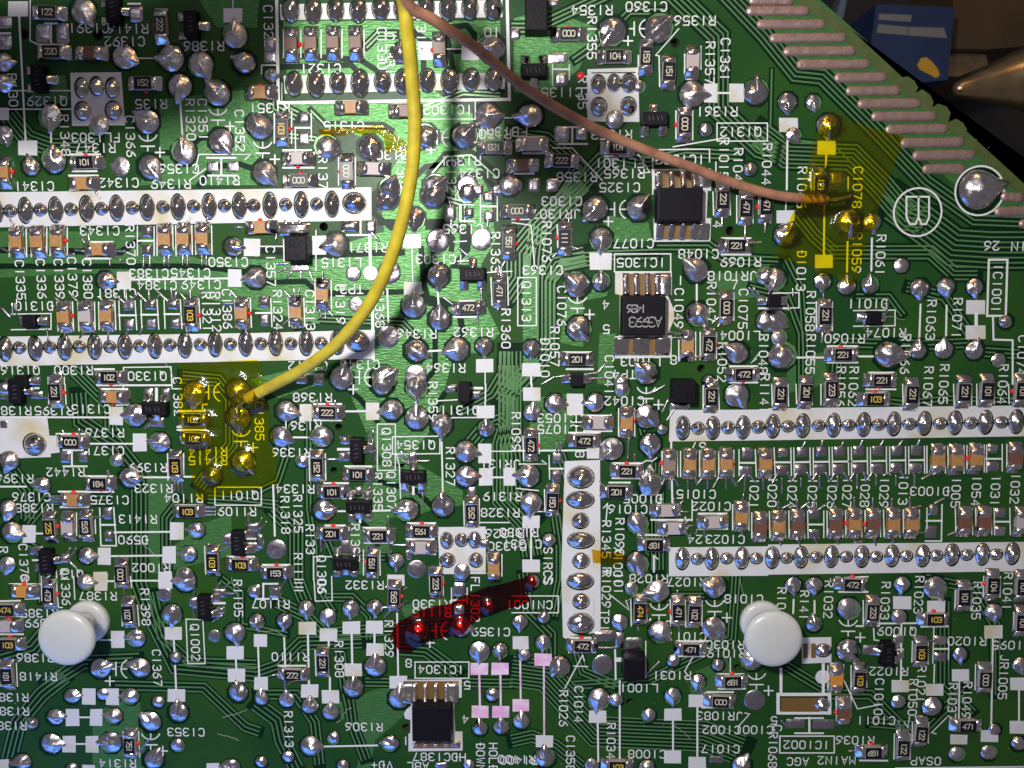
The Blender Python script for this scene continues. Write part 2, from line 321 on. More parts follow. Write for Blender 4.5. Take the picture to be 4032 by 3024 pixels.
SURVEY = """
@ 0 0
s 160 80 170 130
k 170 150 225 1215
s 245 1280 165 125
j 265 1440 145 -100
h 205 295 85
h 845 300 90
l 265 0 265 355 330 385 560 385
r h 415 110 122
k 390 205 500 205
k 445 205 445 370
p 365 285 120 150
p 535 290 110 170
r h 450 450 220
p 30 190 130 100
k 0 290 95 290
p 30 360 130 120
t 180 C1391 770 245
t 180 R1416 1110 250
t 180 C1392 1080 360
c h 780 460 b
j 1070 490 190 20
l 1170 505 1320 505
j 1480 500 200 180
j 1730 550 200 60
j 1555 740 190 100
j 2030 310 190 -90
j 2110 540 180 200
j 1880 810 200 -130
j 720 90 200 60
q r 985 90
k 1110 35 1215 35
p 1165 120 130 130
r v 1390 220 222
q r 1655 215
s 2015 135 160 120
l 2015 0 2015 75
t 180 R1386 1765 400
q r 340 680
t 180 Q1329 410 875
l 0 785 620 785
l 0 945 620 945
t 90 R130 115 780
j 25 540 150 0
j 25 720 150 0
S 610 630 1050 625 1085 1085 950 1085 900 1030 830 1030 760 1090 625 1090
o 705 760 110 160
o 835 745 110 150
o 970 760 110 160
o 715 960 130 150
o 980 955 130 150
j 855 1075 160 x
r h 1240 720 152
t 180 R135 1310 900
t 90 R1320 1650 1035
t 90 C1351 1755 1035
t 90 C1352 2075 1130
k 1560 880 1580 1190
j 435 1000 190 100
k 445 1150 445 1250
j 465 1390 195 -90
t 90 R1348 565 1170
t 180 FL1303 830 1190
t 180 R1347 830 1280
k 610 1335 870 1335
r h 740 1405 101
k 600 1518 850 1518
k 630 1480 840 1480
c h 715 1585 t
t 180 C1341 300 1610
t 180 C1342 1030 1580
t 90 C1366 1130 1180
j 1270 1050 195 -140
y 1280 1230 90
y 1885 1005 90
j 1035 1435 160 g
j 1295 1440 195 50
j 1590 1320 195 -100
j 1905 1215 190 50
u h 1920 1440
k 1790 1365 2040 1365
k 1915 1365 1915 1510
k 1800 1518 2050 1518
l 1690 1470 1720 1335 2170 1335 2120 1380
l 1640 1560 1780 1460
t 180 C1356 1550 1460
t 180 R1349 1480 1590
t 180 R1410 1900 1560
j 2200 1070 150 0
s 35 985 90 110
j 35 1160 140 80
c v 30 1490 t
l 95 1400 105 1600
@ 1008 0
K 26 180 0 195 890 2190 860 2170 0
S 210 40 2130 0 2130 150 215 175
S 240 655 2150 630 2150 770 250 810
o 300 85 140 200
o 495 90 140 210
o 690 85 140 190
o 885 90 140 200
o 1080 75 145 180
o 1265 75 140 190
o 1470 70 140 180
o 1660 75 140 200
o 1850 70 135 190
o 2050 75 140 190
o 330 725 140 200
o 520 725 150 220
o 710 715 140 180
o 900 720 150 220
o 1095 705 140 180
o 1270 705 140 200
o 1480 695 140 190
o 1675 700 145 210
o 1860 690 140 180
o 2055 690 140 190
c v 305 380 b
c v 475 375 b
c v 665 370 b
c v 860 370 b
l 240 260 240 500
l 390 260 390 500
l 565 260 565 500
l 745 260 745 500
l 935 260 935 500
t 180 C1321 560 595
t 90 C1330 1090 420
t 90 C1331 1160 470
t 180 10 2040 280
t 90 R1319 1430 250
j 1250 460 150 -90
s 1465 440 120 160
l 1380 425 1860 425
c v 1585 420 g
s 1850 440 150 160
j 2040 420 210 180
t 90 C1322 110 230
p 120 380 100 110
p 120 490 110 90
l 50 640 50 565 190 565
j 130 650 120 0
c h 40 800 t
t 180 R1351 120 935
c h 820 930 t
c h 1290 960 b
t 180 IC1302 1660 950
l 1410 1030 1895 1030 1895 880
j 2000 1000 200 0
l 2110 1020 2212 1020
r v 225 1110 103
p 415 1015 100 100
p 410 1195 100 110
k 340 1105 475 1105
l 340 1105 345 1320
l 480 980 480 1200
l 160 980 160 1240
l 310 960 310 1240
t 180 C1315 760 1090
j 40 1100 190 -120
y 60 1290 90
j 70 1490 190 50
c h 360 1370 w
r h 375 1560 000
k 235 1450 500 1450
k 235 1300 480 1300
j 615 1275 190 x
j 985 1275 190 80
r v 785 1480 000
l 715 1360 715 1600
l 860 1360 860 1600
c h 1015 1460 w
t 90 R137 580 1490
t 90 R1304 1260 1480
t 180 C1304 1140 1340
j 1470 1180 190 x
j 1800 1180 200 -40
y 1600 1190 180
r h 2060 1275 821
t 180 R1301 2030 1160
t 180 R1311 1770 1390
t 180 C1324 1930 1500
t 90 C1327 1690 1560
j 1540 1610 180 -30
j 1830 1610 185 g
j 1160 1640 180 -70
j 2190 1600 170 x
u h 2000 1640
@ 2016 0
m 210 110 190 330
p 30 290 90 100
p 350 20 100 60
r h 490 295 000
t 180 R1354 690 90
t 90 R1355 690 330
t 180 C1360 1160 60
t 180 R1356 1580 180
j 870 265 210 120
j 1260 250 215 -40
y 1090 250 180
r h 885 490 104
r v 1160 490 153
l 1090 480 1090 580
r v 1355 620 151
c v 1560 530 w
h 1410 370 80
l 1440 250 1240 480 1270 485 1275 750
l 1630 400 1630 600
l 1490 470 1490 640
t 90 R1357 1710 545
t 90 C1361 1840 515
p 400 500 180 90
q d 190 615
p 425 680 110 110
k 350 600 495 600
l 350 560 350 740
l 495 560 495 690
e 595 655 65
S 650 600 1090 585 1100 1055 650 1050
L 690 632 1065 628
o 745 730 120 150
o 880 720 110 140
o 1010 720 130 150
j 1095 740 100 x
o 750 925 130 150
o 1005 920 130 150
j 890 1030 150 x
t 90 R135 610 800
t 180 C1135 430 800
j 160 1000 200 180
q u 1230 1030
r v 1490 1075 000
l 1415 960 1415 1200
l 1560 960 1560 1210
j 1555 810 200 0
s 1715 805 120 165
s 1940 805 125 160
k 1780 805 1880 805
j 2110 800 190 -90
t 180 R1361 1770 965
b 1770 1065 2205 1220
t 180 Q1312 1975 1140
l 1390 1270 1800 1200
j 1675 1120 110 x
j 2060 1460 110 x
p 430 1160 130 140
p 600 1150 100 110
k 520 1100 520 1245
k 395 1100 640 1100
k 400 1245 650 1245
t 180 FB1301 -80 1140
c h 175 1250 w
k 60 1185 280 1185
k 90 1325 330 1325
r h 915 1275 101
k 800 1350 1040 1350
t 180 R1353 860 1165
r h 430 1390 222
c h 90 1430 b
k 20 1500 190 1500
l 350 1280 520 1280 780 1560
t 180 FL1301 930 1410
t 180 R1365 970 1500
t 180 R1358 560 1530
t 180 C1325 930 1620
l 1090 1335 1190 1490 1110 1495
l 1215 1680 1215 1295 1705 1290 1705 1400
t 180 IC1303 1450 1380
t 90 R1015 1830 1370
t 90 R1042 1950 1460
t 90 R1044 2200 1420
l 1760 1400 1760 1650
j 30 1590 130 x
p 190 1600 100 120
p 350 1600 110 110
@ 3024 0
g -130 5 180 5
g -150 95 315 95
g -60 210 450 210
g 50 332 630 325
g 170 445 715 440
g 285 558 835 553
g 610 672 985 668
g 710 787 1100 783
g 810 897 1275 893
g 930 1007 1410 1003
g 1050 1120 1505 1112
g 1180 1235 1650 1228
g 1285 1345 1745 1335
g 1370 1462 1655 1458
j 170 880 145 90
s 175 1080 165 125
j 215 1160 120 50
j 390 880 120 70
k 165 1200 160 1640
s 505 1280 160 120
k 500 1340 495 1500
r v 450 1600 121
p 600 1540 130 120
l 370 1480 370 1659
l 530 1480 530 1659
l 690 1530 690 1659
t 90 C1078 770 1620
t 90 R1045 290 1620
j 520 1080 170 90
@ 0 756
S 0 2 2212 -25 3210 -40 3212 245 2212 265 0 305
S 0 1250 2212 1218 3240 1190 3240 1440 2212 1460 0 1505
O 220 160 120 210
O 482 155 120 210
O 748 145 120 210
O 1010 140 120 210
O 1272 135 120 210
O 1540 130 120 210
O 1808 125 120 210
O 2070 120 120 210
O 2335 115 120 210
O 2604 110 120 210
O 2870 105 120 210
O -30 165 110 210
o 3062 95 190 170
o 90 165 105 105
o 350 155 105 105
o 615 150 105 105
o 880 145 105 105
o 1145 138 105 105
o 1410 132 105 105
o 1675 125 105 105
o 1940 120 105 105
o 2195 118 105 105
o 2470 110 105 105
o 2737 105 105 105
O 45 1355 120 210
O 305 1350 120 210
O 560 1345 120 210
O 820 1338 120 210
O 1080 1335 120 210
O 1340 1330 120 210
O 1600 1325 120 210
O 1860 1315 120 210
O 2125 1310 120 210
O 2384 1305 120 210
O 2647 1305 120 210
O 2917 1300 120 200
o 3092 1290 190 170
o 170 1345 105 105
o 430 1340 105 105
o 688 1335 105 105
o 950 1335 105 105
o 1210 1330 105 105
o 1470 1322 105 105
o 1732 1318 105 105
o 1992 1315 105 105
o 2257 1310 105 105
o 2517 1310 105 105
o 2777 1305 105 105
c v 145 432 t
c v 325 430 t
c v 495 425 t
l 85 320 85 560
l 230 315 235 560
l 270 310 275 560
l 408 310 408 550
l 437 310 437 550
l 585 310 585 550
f 0 480 110 530 90 240 140 300 230 310 290 330 590 545 640 535
c h 850 495 t
k 790 432 980 432
k 740 575 960 575
f 700 400 740 450 765 370 775 430 650 500 720 510 1010 510 1080 510 1000 560 1045 590 950 580 950 630
t 180 C1343 865 335
t 90 R1370 1130 455
p 1265 340 110 110
p 1265 505 110 110
k 1190 422 1335 422
l 1190 295 1190 550
l 1335 300 1335 550
f 1240 550 1240 650 1295 550 1295 640
c v 1425 410 t
c v 1585 405 t
c v 1750 400 t
l 1360 290 1360 550
l 1495 290 1500 550
l 1520 290 1525 550
l 1660 290 1665 540
l 1690 290 1695 540
l 1830 290 1835 540
f 1420 530 1420 630 1460 530 1460 635 1580 530 1580 630 1620 530 1620 635 1745 530 1745 630 1785 530 1785 630
f 1460 270 1430 320 1640 230 1600 300 1800 220 1770 280
j 2010 475 150 0
s 2180 480 140 150
p 2170 310 100 110
f 2020 305 2130 305 830 0 860 50
t 180 C1350 1975 605
t 90 C1335 180 760
t 90 C1336 360 750
t 90 C1339 515 750
t 90 C1379 630 735
t 90 C1380 760 750
t 180 C1383 1290 705
t 180 C1345 1650 700
t 180 C1384 1360 805
t 180 C1349 1740 800
t 180 C1381 1010 875
k 1140 757 1970 747
s 1075 765 120 155
j 910 765 150 10
s 2030 745 120 155
j 2210 740 180 170
D h 270 1115
l 100 1055 445 1050 445 1185 100 1190
t 180 D1310 300 985
f 5 995 90 1080 145 930 145 1050 105 960 110 1060 405 1180 420 1280
c v 555 1080 t
c v 740 1075 w
c v 920 1070 t
l 495 950 505 1200
l 630 950 640 1200
l 675 950 685 1200
l 820 950 825 1190
l 855 950 860 1190
l 995 940 1005 1190
f 470 910 530 960 620 900 700 970 850 905 900 950 560 1190 560 1260 940 1180 935 1270 740 1190 690 1260
p 1100 975 110 100
p 1112 1145 90 100
p 1295 975 110 95
p 1300 1140 95 95
p 1490 970 110 100
p 1510 1135 95 95
k 1030 1065 1180 1065
k 1220 1060 1370 1060
k 1420 1055 1570 1055
l 1030 940 1040 1190
l 1170 940 1185 1190
l 1220 935 1230 1190
l 1360 930 1375 1185
l 1420 930 1430 1180
l 1560 930 1575 1180
f 1000 895 1070 950 1190 880 1130 950 1090 850 1095 930 1190 870 1270 950 1390 880 1330 940 1285 840 1290 930 1350 850 1450 940 1480 830 1485 930 1525 870 1510 930
f 1550 870 1620 940 1645 850 1645 930 1750 870 1690 930 1600 1140 1620 1220 1570 1140 1610 1150 1110 1190 1080 1250 1210 1230 1230 1160
r v 1650 1060 103
l 1595 930 1605 1180
l 1720 920 1735 1180
t 90 R1321 1790 1035
t 90 R1312 1870 1035
t 90 C1386 1965 1010
c v 2090 1050 t
l 2030 930 2040 1170
l 2165 920 2175 1170
f 1990 850 2060 930 1930 965 2040 965 2130 1150 2120 1230
t 180 Q1316 180 1540
t 180 R1300 640 1540
r h 950 1600 102
k 820 1530 990 1530
l 1070 1700 1070 1515 1480 1510 1490 1700
t 180 Q1330 1275 1590
D h 200 1635
p 485 1605 100 110
l 420 1600 420 1659
l 560 1600 560 1659
@ 1008 756
c h 40 305 t
m 360 490 200 220
p 330 320 280 120
p 370 655 180 70
f 250 250 290 320 310 250 340 310 370 250 410 330 170 420 180 350 180 620 260 620 190 690 260 660 270 740 310 690 390 750 390 690 460 680 500 780
t 90 C1357 130 640
h 585 300 75
s 545 460 125 165
l 20 470 240 470
l 240 410 245 600
s 5 480 30 150
l 520 330 520 680
j 690 455 190 170
p 810 295 160 100
k 785 372 980 372
k 905 250 905 370
p 990 300 90 120
f 1000 350 1060 420
K 26 985 370 990 660
d 990 700 125
K 26 1005 860 1015 1440
t 180 L1315 740 610
j 840 705 125 g
j 1150 690 190 g
t 180 TP3 830 840
t 180 R1371 970 480
j 1370 225 165 90
s 1350 425 155 120
l 1350 485 1355 770
s 1355 830 150 115
j 1360 990 185 -90
j 1570 420 185 g
j 1530 30 190 x
j 1140 40 190 130
t 180 IC1303 1590 580
j 1575 720 185 90
k 1570 850 1580 990
j 1585 1100 180 -90
c v 575 885 t
l 510 760 515 990
l 650 760 655 1010
f 575 690 575 750 550 1020 560 1080 600 1030 600 1085 630 1030 670 1075
t 90 C1319 730 970
t 90 C1313 470 1020
c v 345 1040 t
l 280 920 290 1160
l 415 920 425 1160
f 240 850 310 920 325 830 335 910 375 830 365 910 300 1090 230 1150
t 90 R1324 190 1020
p 70 950 110 110
p 70 1105 90 110
k 0 1045 140 1045
l 130 920 140 1165
j 860 970 120 g
t 90 R1368 1070 1000
k 1135 840 1145 1125
j 1140 1250 185 g
t 180 R1346 1390 1225
j 1380 1370 190 20
k 1490 1375 1620 1368
j 1740 1360 190 170
q u 1870 710
f 1760 490 1850 570 1740 600 1840 595 1945 830 1950 1000 1915 1040 1915 1140
r h 1835 1000 472
f 1620 910 1740 1000
k 1710 1080 1920 1080
k 1760 940 1890 940
r v 2105 860 471
l 2030 740 2040 980
l 2175 730 2180 980
f 2080 650 2095 720 2130 620 2115 720 2150 600 2120 660 2090 980 2090 1030
l 2000 695 2212 685
r v 2185 440 551
t 90 R1363 2070 520
t 90 R1360 2160 1180
p 1680 180 100 150
f 1665 60 1690 140 1690 240 1680 310
p 1840 180 90 90
k 1760 250 1890 255
l 1760 110 1760 250
l 1760 110 1880 110
p 2015 210 90 110
f 2005 240 2000 310
k 1940 125 2085 125
l 1940 20 1940 260
l 2085 40 2085 250
j 1950 410 185 g
j 1830 0 160 x
p 2010 40 100 100
t 180 C1365 1790 320
l 1710 430 1820 425
t 180 R1362 1880 1210
j 1970 1330 140 90
s 1975 1500 150 115
l 1980 1560 1980 1659
t 180 C1340 900 1490
t 180 R1364 1640 1520
j 1380 1590 180 g
j 1100 1610 200 -30
y 930 1600 180
j 740 1610 190 -80
p 390 1620 110 90
p 540 1620 100 100
k 340 1575 580 1575
t 180 C1312 450 1500
@ 2016 756
r h 45 165 000
k 0 235 150 235
l 0 265 110 280 165 290 195 640
t 180 C1303 430 80
t 180 JR1307 380 190
j 720 140 210 130
y 920 150 180
j 1095 140 200 -50
j 770 400 180 90
s 765 598 190 145
j 770 780 145 -90
h 1665 105 75
h 1885 335 80
r v 455 400 111
f 500 470 570 490 400 520 350 560 490 200 490 280
l 390 280 395 480
l 515 260 515 480
t 90 R1076 300 430
r v 1820 70 221
r v 2020 140 471
r v 2195 120 471
l 1735 0 1740 200
l 1880 0 1885 200
l 1940 30 1940 270
l 2080 30 2080 270
l 2130 30 2130 240
f 1960 35 2140 25 2015 270 2010 400 1815 200 1815 280 2190 250 2185 350
r h 1940 465 221
f 2060 440 2150 435 1760 465 1820 470
k 1810 400 2060 400
k 1810 540 2060 540
t 180 C1077 1050 445
t 180 C1048 1610 535
t 180 R1069 1975 605
t 180 JR1018 1900 725
t 0 7 1920 800
b 885 535 1370 690
t 180 IC1305 1115 610
j 1595 675 200 -140
j 565 805 200 -140
y 565 970 90
j 575 1175 190 50
b 50 740 210 1155
t 90 Q1313 125 945
t 180 C1363 265 675
t 90 C1076 430 985
t 90 R1057 370 1335
t 90 D1010 285 1430
t 180 4 810 975
t 180 5 815 1185
t 180 1 1455 765
t 180 8 1395 1450
t 90 4 1775 280
j 165 1350 140 90
s 165 1535 155 115
k 165 1595 165 1659
r h 565 1445 201
k 435 1385 685 1385
k 470 1530 700 1530
D h 560 1620
f 500 1580 360 1600 360 1600 260 1659 620 1580 740 1560 740 1560 800 1490 620 1610 800 1610
t 180 L1003 1110 1465
t 180 TP4 970 1575
t 90 C1041 840 1580
j 1165 1565 190 -140
t 90 C1049 1440 1005
t 90 R1047 1720 950
t 90 C1075 1995 1010
k 1595 800 1595 935
j 1600 1050 190 50
r v 1850 1000 000
f 1690 830 1780 880 1830 1080 1780 1160 1800 1070 1730 1130
l 1915 870 1915 1110
c v 1515 1330 t
r v 1700 1320 472
l 1440 1280 1440 1460
l 1585 1210 1585 1450
l 1625 1210 1625 1450
l 1765 1210 1765 1440
f 1560 1430 1650 1420 1370 1210 1460 1230 1390 1260 1460 1260
t 90 R1052 1815 1470
t 180 L1004 1970 1240
t 90 R1048 2170 1400
j 1945 1390 185 -150
l 2140 1385 2060 1480 2110 1440
h 1635 1525 70
r h 2000 1575 472
k 1880 1505 2120 1505
k 1880 1645 2120 1645
j 2195 730 150 x
j 2205 1110 170 x
D h 2260 940
f 2050 830 2130 920 2090 830 2140 900
k 2130 1005 2400 1005
j 950 1640 110 x
j 1700 1640 110 x
@ 3024 756
g 2050 40 2160 50
g 1995 172 2250 165
g 2205 275 2300 275
R 1290 175 200
B 1290 160 240
R 1825 -10 203
j 1820 -20 310 -10
s 150 215 155 115
l 155 60 150 160
j 150 370 180 -60
k 485 110 480 540
s 480 600 155 115
j 475 770 135 90
f 475 830 480 920 470 1210 465 1300
j 690 250 200 80
j 900 260 140 80
k 685 430 680 690
j 680 815 140 -90
k 895 400 890 680
j 880 810 140 -90
t 90 R1059 765 525
t 90 R1061 970 545
t 90 D1013 285 680
j 1155 635 120 x
j 1315 830 150 90
j 1540 820 145 80
j 1790 820 140 80
k 1315 970 1305 1250
k 1540 980 1535 1240
s 1790 995 165 120
K 28 1795 1050 1795 1150
s 1790 1210 170 120
t 90 R1063 1405 1105
t 90 R1071 1630 1090
K 18 1905 585 2065 585 2050 1070 1890 1070 1905 585
t 90 IC1001 1975 830
t 180 26 1930 465
t 180 PIN 2200 470
h 1760 455 50
l 0 875 265 870 265 1000 110 1005
f 215 840 215 900 175 980 180 1020
r v 490 1070 221
k 550 950 550 1195
l 415 950 415 1195
t 90 R1058 365 1030
D h 910 1085
l 735 1025 1095 1020 1095 1155 735 1160
f 1025 950 1025 1040 830 1120 835 1180
t 180 D1011 860 965
t 180 R1074 1015 1215
t 180 R1060 660 1265
r h 645 1405 221
k 510 1332 770 1332
k 510 1472 770 1472
k 250 1430 510 1430
k 770 1420 905 1420
j 1045 1405 230 0
t 90 R1066 1185 1400
t 90 R1055 365 1400
j 115 1420 220 x
j 60 1110 180 30
j 95 1265 130 x
j 60 745 180 100
j 1300 1370 145 -90
j 1525 1365 145 -90
j 1785 1370 150 -70
j 1995 1450 110 x
j 2055 1120 120 x
k 1940 1085 1945 1275 2110 1280 2110 1659
t 90 C1074 2190 1410
r h 980 1625 221
k 870 1560 1085 1560
@ 0 1512
q r 145 60
k 225 35 340 35
p 300 95 130 70
f 350 115 470 120 0 120 90 130
j 30 40 120 x
r v 480 70 221
l 425 0 425 170
l 565 0 575 175
c h 975 110 t
k 880 42 1105 42
k 1010 180 1110 175
k 840 10 1480 10
q d 1340 210
K 26 1355 40 1355 145
p 1280 90 80 110
p 1430 90 80 110
t 90 C1382 1540 110
t 180 R1387 110 230
t 180 R1395 470 230
t 180 C1313 790 215
k 0 285 950 288
s 1005 275 120 155
j 1170 270 180 180
p 1350 330 130 90
f 1250 380 1330 310 1270 370 1380 330
S 0 285 410 275 430 445 500 445 520 590 440 600 445 630 160 640 0 600
o 300 520 190 190
f 310 550 400 535
p 30 350 80 90
r h 620 500 000
k 490 430 740 430
p 560 630 100 110
p 710 630 90 100
k 625 570 625 710
k 550 710 755 710
k 550 570 720 570
f 685 390 690 450
k 755 515 1155 515
t 180 R1376 910 420
s 1210 505 120 155
j 1385 505 165 185
t 180 C1371 910 575
j 1010 655 110 x
j 75 660 170 110
t 180 R1442 570 760
t 180 R1396 130 815
k 0 885 230 885
j 365 875 135 180
r h 855 860 184
k 735 795 980 795
k 740 930 985 930
f 930 750 940 810 955 920 960 960 540 400 570 450
j 1115 810 170 0
k 1240 805 1470 805
t 180 R1399 1280 720
r v 1520 710 103
l 1450 600 1455 830
l 1590 600 1590 840
f 1510 860 1510 920 1540 860 1545 920 1575 830 1580 930
k 1590 800 1680 800
j 1840 785 150 175
t 180 R1323 1330 900
t 180 C1376 275 975
t 180 R1388 300 1070
c h 635 1000 t
k 510 928 760 928
k 525 1062 765 1062
f 425 980 530 985 440 1020 530 1010
t 180 C1375 950 1000
j 70 1080 160 100
r v 430 1240 225
c v 590 1235 w
r v 745 1230 563
p 925 1120 80 110
p 935 1315 80 110
f 810 1155 900 1140
l 375 1110 380 1300
l 665 1110 665 1320
l 695 1110 695 1320
l 825 1170 830 1290
k 870 1215 1000 1215
K 12 985 1065 1010 1395 875 1395 865 1070
t 180 R1413 1195 1165
j 100 1280 180 10
s 255 1295 115 150
k 315 1290 390 1290
k 990 1280 1470 1275
s 1530 1270 115 150
j 1700 1265 135 180
t 180 D590 1155 1345
t 180 R1104 1590 985
r h 1625 1100 103
k 1500 1045 1740 1045
f 1760 1065 1860 1065 1760 1100 1860 1100 1760 1130 1860 1130
b 1860 890 2260 1045
t 180 Q1011 2070 960
t 180 R1109 2050 1100
q r 405 1530
p 310 1440 130 80
f 570 1470 605 1420 610 1480 655 1420 600 1530 660 1590
k 285 1520 340 1520
p 330 1590 80 80
p 540 1510 130 90
j 60 1560 140 110
t 90 R 35 1430
t 90 C1378 210 1540
j 745 1485 140 0
s 905 1485 115 150
k 965 1485 1405 1480
s 1465 1475 115 150
j 1630 1470 135 180
q l 2060 1370
p 1960 1340 90 100
k 2125 1335 2240 1335
p 2180 1240 130 80
p 2180 1405 130 80
f 2145 1120 2145 1210 1890 1450 1990 1400
r v 1840 1530 103
l 1770 1400 1780 1640
r h 2080 1560 103
k 1970 1490 2200 1490
t 180 R1002 1310 1585
r v 1050 1640 000
t 180 Q1316 560 1640
j 1600 1660 150 x
s 870 1680 120 120
s 1430 1690 115 140
j 1680 80 190 100
j 2055 60 190 x
y 1840 70 180
r h 1670 305 102
r h 1680 470 102
k 1540 232 1775 232
k 1535 370 1780 370
k 1535 395 1780 395
k 1620 530 1790 530
j 2060 290 190 90
j 2100 670 190 50
y 2085 460 90
t 180 R1414 1800 580
t 180 R1415 1800 660
@ 1008 1512
t 180 R1368 490 115
j 260 235 180 10
s 430 245 105 150
r h 620 245 222
f 530 140 530 210 685 140 690 190
k 500 172 740 172
k 500 312 740 312
k 740 235 955 235
s 1010 235 115 150
j 1175 225 180 175
t 180 R1361 400 360
h 715 370 65
j 210 455 175 20
k 325 460 440 460
j 575 455 170 180
t 90 C1385 30 320
t 180 R1336 310 590
r v 530 710 152
l 460 600 465 835
l 600 600 605 830
j 400 670 110 x
h 672 745 60
p 770 485 100 80
K 24 710 563 810 563
p 765 630 110 80
q r 870 570
f 595 650 710 650 970 400 970 490 1015 400 1010 490 985 590 985 650 1030 580 1035 660
p 985 545 90 110
r h 880 780 101
k 770 710 1000 710
r h 660 930 101
k 590 855 800 855
k 590 985 800 985
f 975 840 985 890 980 900 930 930
t 90 Q1308 1130 545
b 1050 345 1205 745
t 90 Q1307 1170 920
K 10 1215 600 1240 710 1250 990
t 90 R1335 1055 930
K 10 1180 455 1590 450 1590 600 1180 605 1180 455
t 180 Q1354 1380 525
q d 885 1055
p 885 930 70 100
p 825 1155 75 90
p 970 1145 75 90
K 22 900 1140 900 1195
j 580 1090 180 0
k 710 1097 780 1097
k 1010 1095 1190 1090
j 1310 1090 185 180
t 180 R1334 340 905
t 90 R1318 255 1130
t 90 R1325 365 1120
k 150 870 165 1310
j 175 1430 175 g
q u 1355 800
K 22 1360 890 1360 950
p 1350 650 80 130
p 1300 910 70 80
p 1430 900 70 110
f 1250 585 1330 650 1240 635 1310 690 1400 665 1500 665 1440 950 1445 1040
j 1390 300 185 -90
K 12 1375 90 1385 230
j 1390 20 180 90
j 1090 0 190 x
j 1605 350 180 90
K 14 1605 500 1615 950
j 1615 1060 175 -90
t 90 R1327 1680 710
t 90 R1359 1530 150
t 180 Q1311 1760 225
l 1560 145 1740 135
l 1690 290 1910 288
K 12 1985 0 1980 190
s 1985 240 155 110
j 1990 390 135 -90
p 1690 40 100 70
K 22 1850 35 1955 35
p 1900 95 100 70
m 1800 70 100 170
j 1810 585 180 10
s 1980 600 115 170
l 2040 580 2212 580
j 1815 800 180 0
s 1985 800 115 150
k 2045 805 2140 805
s 2190 800 100 150
p 1865 950 80 130
r v 1865 1110 562
l 1795 1010 1800 1220
l 1930 990 1930 1220
t 180 R1319 2130 970
t 180 R1328 2110 1110
t 180 JR131 2110 690
l 1930 1195 2190 1195
r h 655 1290 201
k 600 1220 770 1220
k 590 1345 760 1345
t 90 R133 470 1340
t 90 R1337 860 1370
r h 1060 1310 221
k 930 1240 1120 1240
k 940 1370 1180 1370
f 1140 1140 1150 1250 1150 1350 1150 1480 1180 1390 1290 1390 560 1350 565 1440 600 1340 600 1410 830 1210 810 1270
r h 1430 1270 561
c h 1425 1410 w
k 1310 1200 1550 1200
k 1300 1337 1540 1337
k 1370 1467 1550 1467
p 1325 1480 50 90
q d 770 1545
p 770 1410 80 130
p 700 1640 70 60
p 850 1640 70 60
j 570 1660 20 x
K 10 500 1659 500 1490 655 1490
t 90 Q1306 570 1640
t 90 R1111 370 1620
r v 1005 1550 561
l 930 1430 930 1650
l 1070 1430 1075 1650
r h 170 1630 153
k 60 1560 290 1560
p 30 1360 70 140
f 0 1250 50 1160 20 1280 90 1190
j 1210 1530 130 90
j 1385 1600 155 g
p 1530 1620 100 90
S 1570 1235 1985 1230 1985 1640 1590 1640
o 1650 1350 110 145
o 1775 1345 110 120
o 1890 1345 110 145
o 1655 1520 130 130
o 1900 1520 120 130
j 1780 1620 150 x
f 1920 1320 2020 1440
p 1970 1380 110 90
c v 2055 1590 t
l 2125 1470 2125 1659
t 180 R1326 2150 1290
t 180 C1330 2170 1400
@ 2016 1512
s 170 85 150 115
k 170 0 170 30
j 175 250 135 -90
t 90 R1099 35 410
j 370 170 160 10
s 545 175 140 185
j 720 160 155 180
t 180 C1042 970 145
j 950 40 125 x
y 1160 90 90
m 1480 60 200 200
p 1450 195 180 70
f 1350 130 1300 240 1400 220 1340 310 1220 70 1320 10
r v 1720 110 221
l 1650 0 1650 230
l 1780 0 1790 220
j 1940 95 190 50
t 90 R1141 2180 80
t 180 C1053 390 295
t 180 C1075 390 390
c h 745 335 w
f 550 330 620 330 550 365 620 365 860 260 820 310
k 600 272 860 272
k 620 405 860 405
c v 990 335 t
l 920 210 920 450
l 1055 210 1060 450
j 1165 280 190 40
j 1300 395 90 x
f 1040 230 1110 230
r h 625 490 472
k 490 420 760 420
k 0 575 650 572
t 90 8 585 605
s 700 590 110 110
j 865 560 185 140
j 1195 520 180 85
f 1010 470 1000 640
r v 165 530 472
l 95 450 100 660
l 235 420 235 600
p 395 640 90 100
f 385 510 390 600 420 510 415 600
p 385 800 90 110
k 320 730 440 730
l 320 615 325 820
l 60 690 300 690 260 660
j 145 795 185 185
S 455 665 760 655 765 1659 425 1659
o 595 805 220 190
o 590 1000 230 150
o 590 1180 145 140
o 595 1350 225 145
o 595 1525 145 140
r h 995 750 221
k 875 683 1110 683
k 865 812 1100 812
l 1110 690 1160 660 1210 665 1250 635
f 1060 610 1060 670
T 1190 690 80
r h 905 930 201
k 840 850 1020 850
k 850 970 1020 970
f 760 840 790 890 790 990 810 960
j 1195 875 200 -90
c v 1360 700 g
c v 1535 695 t
c v 1695 695 t
c v 1850 690 t
p 2035 600 95 100
p 2020 760 110 100
k 1965 680 2100 680
c v 2190 690 t
l 1295 580 1295 800
l 1425 580 1430 800
l 1455 580 1455 800
l 1590 580 1590 800
l 1620 580 1620 800
l 1755 580 1755 800
l 1785 580 1785 800
l 1915 570 1915 800
l 1960 565 1960 790
l 2100 565 2110 800
f 1360 800 1360 900 1400 800 1440 880 1520 800 1520 900 1580 800 1600 870 1600 870 1650 800 1690 800 1690 900 1740 890 1790 800 1850 800 1850 900 1890 800 1940 880 1950 850 2010 780 2015 790 2010 920 2050 790 2110 850 2170 800 2170 910 1330 800 1290 880
